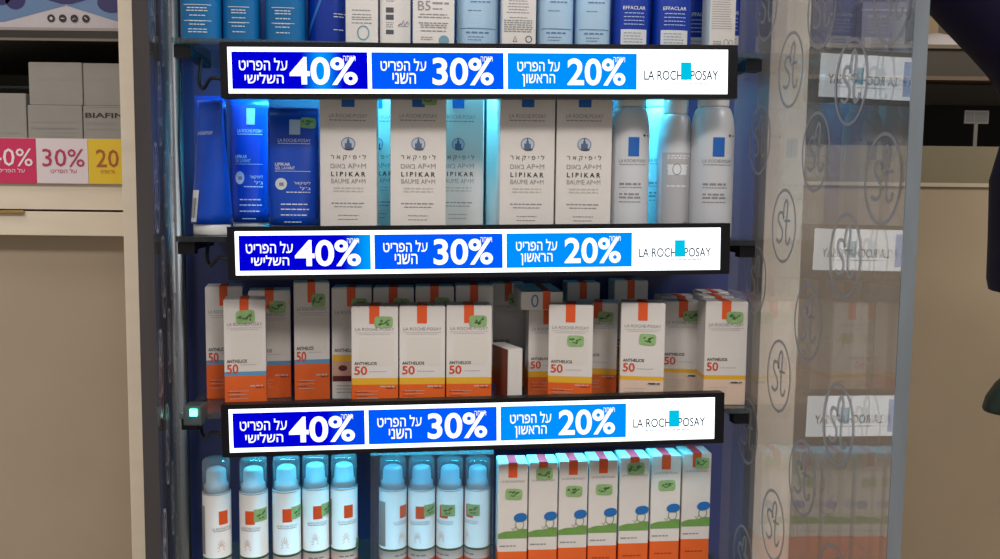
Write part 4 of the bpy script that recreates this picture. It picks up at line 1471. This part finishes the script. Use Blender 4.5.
# ------------------------------------------------------------------ right: post and dark counter unit
def right_unit():
    t = thing('counter_unit', 'dark open counter unit on a beige base, right of the display stand', 'counter', (1.2, 1.9, 0))
    off = Matrix.Translation((-1.2, -1.9, 0))

    def part(name, x0, x1, y0, y1, z0, z1, m, bevel=0.0):
        me = boxm(name, x0, x1, y0, y1, z0, z1, m, bevel)
        me.transform(off)
        return link(name, me, t)
    xa, xb = .50, 2.3
    Y = 1.85
    zz = lambda py: zat(py, Y, 950)
    part('base_panel', xa, xb, Y, Y + .02, 0, zz(187), mat('base_laminate', (172, 154, 128), 0.5, var=.03, scale=6))
    part('base_trim', xa, xb, Y - .008, Y + .02, zz(187) + .0003, zz(183), mat('trim_laminate', (196, 184, 158), 0.4))
    part('olive_panel', xa, xb, Y + .006, Y + .026, zz(183) + .0003, zz(146), OLIVE)
    part('niche_floor', xa, xb, Y + .03, 2.4, zz(146) - .02, zz(146), DARKBR)
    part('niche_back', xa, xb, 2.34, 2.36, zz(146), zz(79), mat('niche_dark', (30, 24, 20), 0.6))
    part('drawer_lip', xa, xb, Y - .006, Y + .03, zz(80.5), zz(76.5), mat('lip_brown', (112, 92, 70), 0.4))
    part('drawer_front', xa, xb, Y + .004, Y + .03, zz(76.5) + .0003, zz(49), mat('drawer_olive', (62, 54, 40), 0.5, var=.06))
    part('shelf_top', xa, xb, Y - .004, 2.4, zz(49) + .0003, zz(45), mat('shelf_brown', (120, 106, 84), 0.45))
    part('upper_back', xa, xb, 2.38, 2.4, zz(45), 2.3, mat('upper_back_panel', (120, 108, 88), 0.6))
    part('end_panel', xa - .022, xa - .001, Y, 2.4, 0, 2.3, BEIGE2)
    # beige post of the fixture behind the stand
    pa, pb = xat(762, 1.27), xat(800, 1.27)
    p = thing('fixture_post', 'tall beige laminate post seen through the right acrylic panel', 'post', ((pa + pb) / 2, 1.27, 0))
    link('post_body', boxm('post_body', -(pb - pa) / 2, (pb - pa) / 2, 0, .35, 0, 2.3, BEIGE, .0015), p)
    link('foot_plate', boxm('foot_plate', -(pb - pa) / 2 - .01, (pb - pa) / 2 + .01, -.01, .36, 0, .02, mat('stand_plinth', (70, 72, 82), 0.4), .002), p)
    # things on the unit
    ztop = zz(45) + .0005
    # pale card plate
    c = at(938, 42, 1.93)
    s = Surf([(0, .060, .045), (.006, .064, .048), (.022, .052, .040), (.034, .032, .026), (.039, .014, .012)], 2.2)
    b = thing('paper_bundle', 'crumpled white paper bundle on the dark counter unit beside the sleeve', 'paper', (c.x, 1.95, ztop))
    me = s.mesh('bundle', mat('white_paper', (206, 198, 196), 0.7, var=.03, scale=30, bump=.4), 28)
    link('bundle', me, b)
    link('fold', boxm('fold', -.05, .045, -.052, -.047, 0, .006, mat('white_paper', (206, 198, 196), 0.7), .001), b)
    # tan carton behind
    def bg_box(px0, px1, py0, y, depth, m, label, stripe, name='storage_box'):
        a_, b_ = xat(px0, y, 20), xat(px1, y, 20)
        h = zat(py0, y, (px0 + px1) / 2) - ztop
        t2 = thing(name, label, 'box', ((a_ + b_) / 2, y + depth / 2, ztop))
        link('box_body', carton_body(b_ - a_, depth, h, [(0, h, m)], m), t2)
        link('lid_band', boxm('lid_band', -(b_ - a_) / 2 - .001, (b_ - a_) / 2 + .001, -depth / 2 - .001, depth / 2 + .001, h * .82, h * .86, stripe), t2)
    bg_box(918, 939, 5, 2.12, .12, mat('tan_box', (168, 142, 104), 0.55), 'tan box behind the white paper bundle', mat('tan_stripe', (140, 116, 84), 0.5))
    bg_box(862, 906, 2, 1.95, .14, mat('grey_box', (128, 128, 130), 0.5, var=.05), 'grey box seen through the acrylic panel at the top right', mat('grey_stripe', (168, 168, 170), 0.5))
    bg_box(812, 858, -25, 1.98, .14, mat('navy_box', (34, 36, 66), 0.5, var=.05), 'navy box seen through the acrylic panel near the beige post', mat('navy_stripe', (52, 56, 92), 0.5))
    # small shelf label in the niche
    a_, b_ = xat(964.5, 1.93, 117), xat(989, 1.93, 117)
    z0, z1 = zat(124, 1.93, 976), zat(110.5, 1.93, 976)
    nl = thing('shelf_label', 'small grey label holder standing in the dark niche', 'label', ((a_ + b_) / 2, 1.93, zz(146) + .0003))
    zb = zz(146)
    w = b_ - a_
    link('holder', boxm('holder', -w / 2, w / 2, 0, .004, z0 - zb, z1 - zb, mat('label_grey', (120, 116, 110), 0.4), .001), nl)
    link('card', decal('card', [d_rect(-w * .44, -w * .12, z0 - zb + .004, z1 - zb - .004), d_rect(-w * .08, w * .44, z0 - zb + .004, z1 - zb - .004)], flat(0), mat('label_card', (96, 94, 92), 0.5)), nl)
    link('stem', boxm('stem', -.004, .004, .001, .004, 0, z0 - zb + .0005, mat('label_grey', (120, 116, 110), 0.4)), nl)
    link('foot', boxm('foot', -.02, .02, -.006, .014, 0, .0025, mat('label_grey', (120, 116, 110), 0.4)), nl)


right_unit()


# ------------------------------------------------------------------ person at the right edge
def person():
    J = {}
    E = []
    R = {}

    def j(n, co, r, par=None):
        J[n] = Vector(co); R[n] = r
        if par:
            E.append((par, n))
    y = 1.15
    j('pelvis', (.845, y, .93), (.155, .11))
    j('waist', (.840, y, 1.08), (.150, .11), 'pelvis')
    j('chest', (.825, y, 1.27), (.165, .12), 'waist')
    j('upper', (.820, y, 1.39), (.110, .09), 'chest')
    j('neck', (.815, y - .01, 1.46), (.052, .052), 'upper')
    j('jaw', (.81, y - .03, 1.53), (.062, .070), 'neck')
    j('head', (.81, y - .025, 1.61), (.078, .092), 'jaw')
    j('crown', (.81, y - .015, 1.68), (.055, .065), 'head')
    # near arm raised to the shelf
    j('sh_l', (.690, y - .01, 1.430), (.074, .074), 'upper')
    j('el_l', (.530, y - .02, 1.560), (.062, .062), 'sh_l')
    j('wr_l', (.49, y + .12, 1.76), (.036, .036), 'el_l')
    j('pm_l', (.485, y + .16, 1.83), (.034, .020), 'wr_l')
    # far arm bent, hand in front of the body
    j('sh_r', (.94, y - .01, 1.41), (.072, .072), 'upper')
    j('el_r', (.98, y - .08, 1.15), (.055, .055), 'sh_r')
    j('wr_r', (.85, y - .20, 1.10), (.034, .034), 'el_r')
    j('pm_r', (.78, y - .225, 1.10), (.030, .022), 'wr_r')
    for s_, pm, dx, fw in (('l', 'pm_l', Vector((1, 0, 0)), Vector((0, .35, .93))), ('r', 'pm_r', Vector((0, .25, .97)), Vector((-1, -.1, 0)))):
        p = J[pm]
        for k, (ln, o) in enumerate(((.062, -.027), (.074, -.009), (.070, .009), (.054, .026))):
            r0 = p + dx * o + fw * .030
            j('f%d0%s' % (k, s_), r0, (.009, .009), pm)
            j('f%d1%s' % (k, s_), r0 + fw * ln * .5, (.0085, .0085), 'f%d0%s' % (k, s_))
            j('f%d2%s' % (k, s_), r0 + fw * ln * .8 + Vector((0, -.02 if s_ == 'l' else .03, 0)), (.0075, .0075), 'f%d1%s' % (k, s_))
        j('t0' + s_, p + dx * -.040 + fw * .005, (.011, .011), pm)
        j('t1' + s_, p + dx * -.055 + fw * .035, (.009, .009), 't0' + s_)
    # legs
    for s_, x in (('l', .765), ('r', .925)):
        j('hip' + s_, (x, y, .86), (.098, .098), 'pelvis')
        j('knee' + s_, (x + .002, y - .01, .48), (.066, .066), 'hip' + s_)
        j('ank' + s_, (x + .004, y + .02, .09), (.042, .042), 'knee' + s_)
        j('toe' + s_, (x - .01, y - .14, .035), (.042, .032), 'ank' + s_)
    names = list(J)
    ix = {n: i for i, n in enumerate(names)}
    root = thing('person', 'person in a dark navy coat at the right edge, one arm raised toward the shelf', 'person', (.845, y, 0))
    o0 = Vector((.845, y, 0))
    me = bpy.data.meshes.new('body')
    me.from_pydata([J[n] - o0 for n in names], [(ix[a], ix[b]) for a, b in E], [])
    ob = link('body_cage', me, None)
    sk = ob.modifiers.new('skin', 'SKIN')
    sk.use_smooth_shade = True
    for n in names:
        v = me.skin_vertices[0].data[ix[n]]
        v.radius = R[n]
        v.use_root = (n == 'pelvis')
    sub = ob.modifiers.new('sub', 'SUBSURF')
    sub.levels = 2
    sub.render_levels = 2
    dg = bpy.context.evaluated_depsgraph_get()
    bm_ = bpy.data.meshes.new_from_object(ob.evaluated_get(dg))
    bpy.data.objects.remove(ob)
    coat = mat('navy_coat', (20, 14, 46), 0.75, var=.25, scale=18, bump=.3, sheen=.04, spec=.2)
    skin = mat('skin', (196, 150, 124), 0.5)
    trouser = mat('dark_trousers', (26, 24, 34), 0.8, var=.1, scale=30)
    shoe = mat('dark_shoe', (30, 28, 28), 0.4)
    bm_.materials.clear()
    for m in (coat, skin, trouser, shoe):
        bm_.materials.append(m)
    wl, wr = J['wr_l'] - o0, J['wr_r'] - o0
    for p in bm_.polygons:
        p.use_smooth = True
        c = p.center
        k = 0
        if c.z > 1.475 and abs(c.x + .035) < .12 and (c - (J['el_l'] - o0)).length > .14:
            k = 1
        if (c - (J['pm_l'] - o0)).length < .13 and c.z > wl.z + .01:
            k = 1
        if (c - (J['pm_r'] - o0)).length < .15 and c.x < wr.x - .01:
            k = 1
        if c.z < .80 and (c - wr).length > .2:
            k = 2
        if c.z < .085:
            k = 3
        p.material_index = k
    body = link('body', bm_, root)
    body['label'] = 'figure in a navy coat and dark trousers'
    # hair, face
    hd = J['head'] - o0
    hair = Surf([(-.10, .070, .060), (-.05, .088, .085), (0, .094, .100), (.05, .090, .098), (.085, .070, .078), (.105, .035, .04)], 2)
    hm = hair.mesh('hair', mat('dark_hair', (38, 28, 24), 0.6, var=.2, scale=60, stretch=(6, 6, 1)), 24)
    link('hair', hm, root, (hd.x, hd.y + .022, hd.z))
    for n, dx, dz, rx, rz_, m in (('eye', -.028, .0, .011, .006, 'eye_white'), ('eye', .028, .0, .011, .006, 'eye_white'), ('mouth', 0, -.075, .022, .006, 'lip')):
        s = Surf([(-rz_, rx * .3, .004), (0, rx, .007), (rz_, rx * .3, .004)])
        link(n, s.mesh(n, mat(m, (225, 222, 218) if m == 'eye_white' else (160, 84, 80), 0.4), 14), root, (hd.x + dx, hd.y - .088 + (.016 if n == 'mouth' else 0), hd.z + dz - .005))
    nose = Surf([(-.045, .014, .016), (-.035, .015, .018), (0, .007, .008), (.005, .004, .004)])
    link('nose', nose.mesh('nose', skin, 14), root, (hd.x, hd.y - .088, hd.z))
    # coat hem flaring over the hip and dark inner lining
    hem = Surf([(1.135, .208, .150), (1.15, .212, .150), (1.20, .214, .146), (1.28, .218, .142), (1.34, .205, .13), (1.39, .16, .11)], 2.2)
    link('coat_skirt', hem.mesh('coat_skirt', coat, 36, cap=False), root, (.009, 0, 0))
    # purse with its strap over the hand
    y2 = .93
    cx = xat(1040, y2, 400)
    zb = zat(412, y2, 1000)
    k = y2 / F
    prof = [(0, 54 * k, .028), (.003, 55 * k, .030), (14 * k, 52 * k, .030), (28 * k, 43 * k, .028), (38 * k, 32 * k, .026), (46 * k, 18 * k, .022), (49 * k, 8 * k, .014)]
    s = Surf(prof, 2.4)
    green = mat('dark_green_leather', (34, 46, 34), 0.35, var=.15, scale=30, bump=.2)
    b = thing('purse', 'small dark green half-round purse hanging at the right edge beside the person', 'purse', (cx, y2, zb))
    link('bag_body', s.mesh('bag_body', green, 32), b)
    link('zip', tube('zip', [(-50 * k, -.024, 8 * k), (-40 * k, -.024, 27 * k), (-20 * k, -.021, 42 * k)], .0015, CHROME, 8), b)
    hand = J['pm_r'] + Vector((-.045, -.0, 0))
    top = hand - Vector((cx, y2, zb))
    pth = smooth_path([(-18 * k, 0, 44 * k), (top.x * .5 - .02, top.y * .5, top.z * .6), (top.x, top.y, top.z + .012), (top.x * .5 + .02, top.y * .5, top.z * .6), (16 * k, 0, 44 * k)], 8)
    link('strap', tube('strap', pth, .003, mat('dark_brown_leather', (44, 32, 26), 0.5), 8), b)


person()
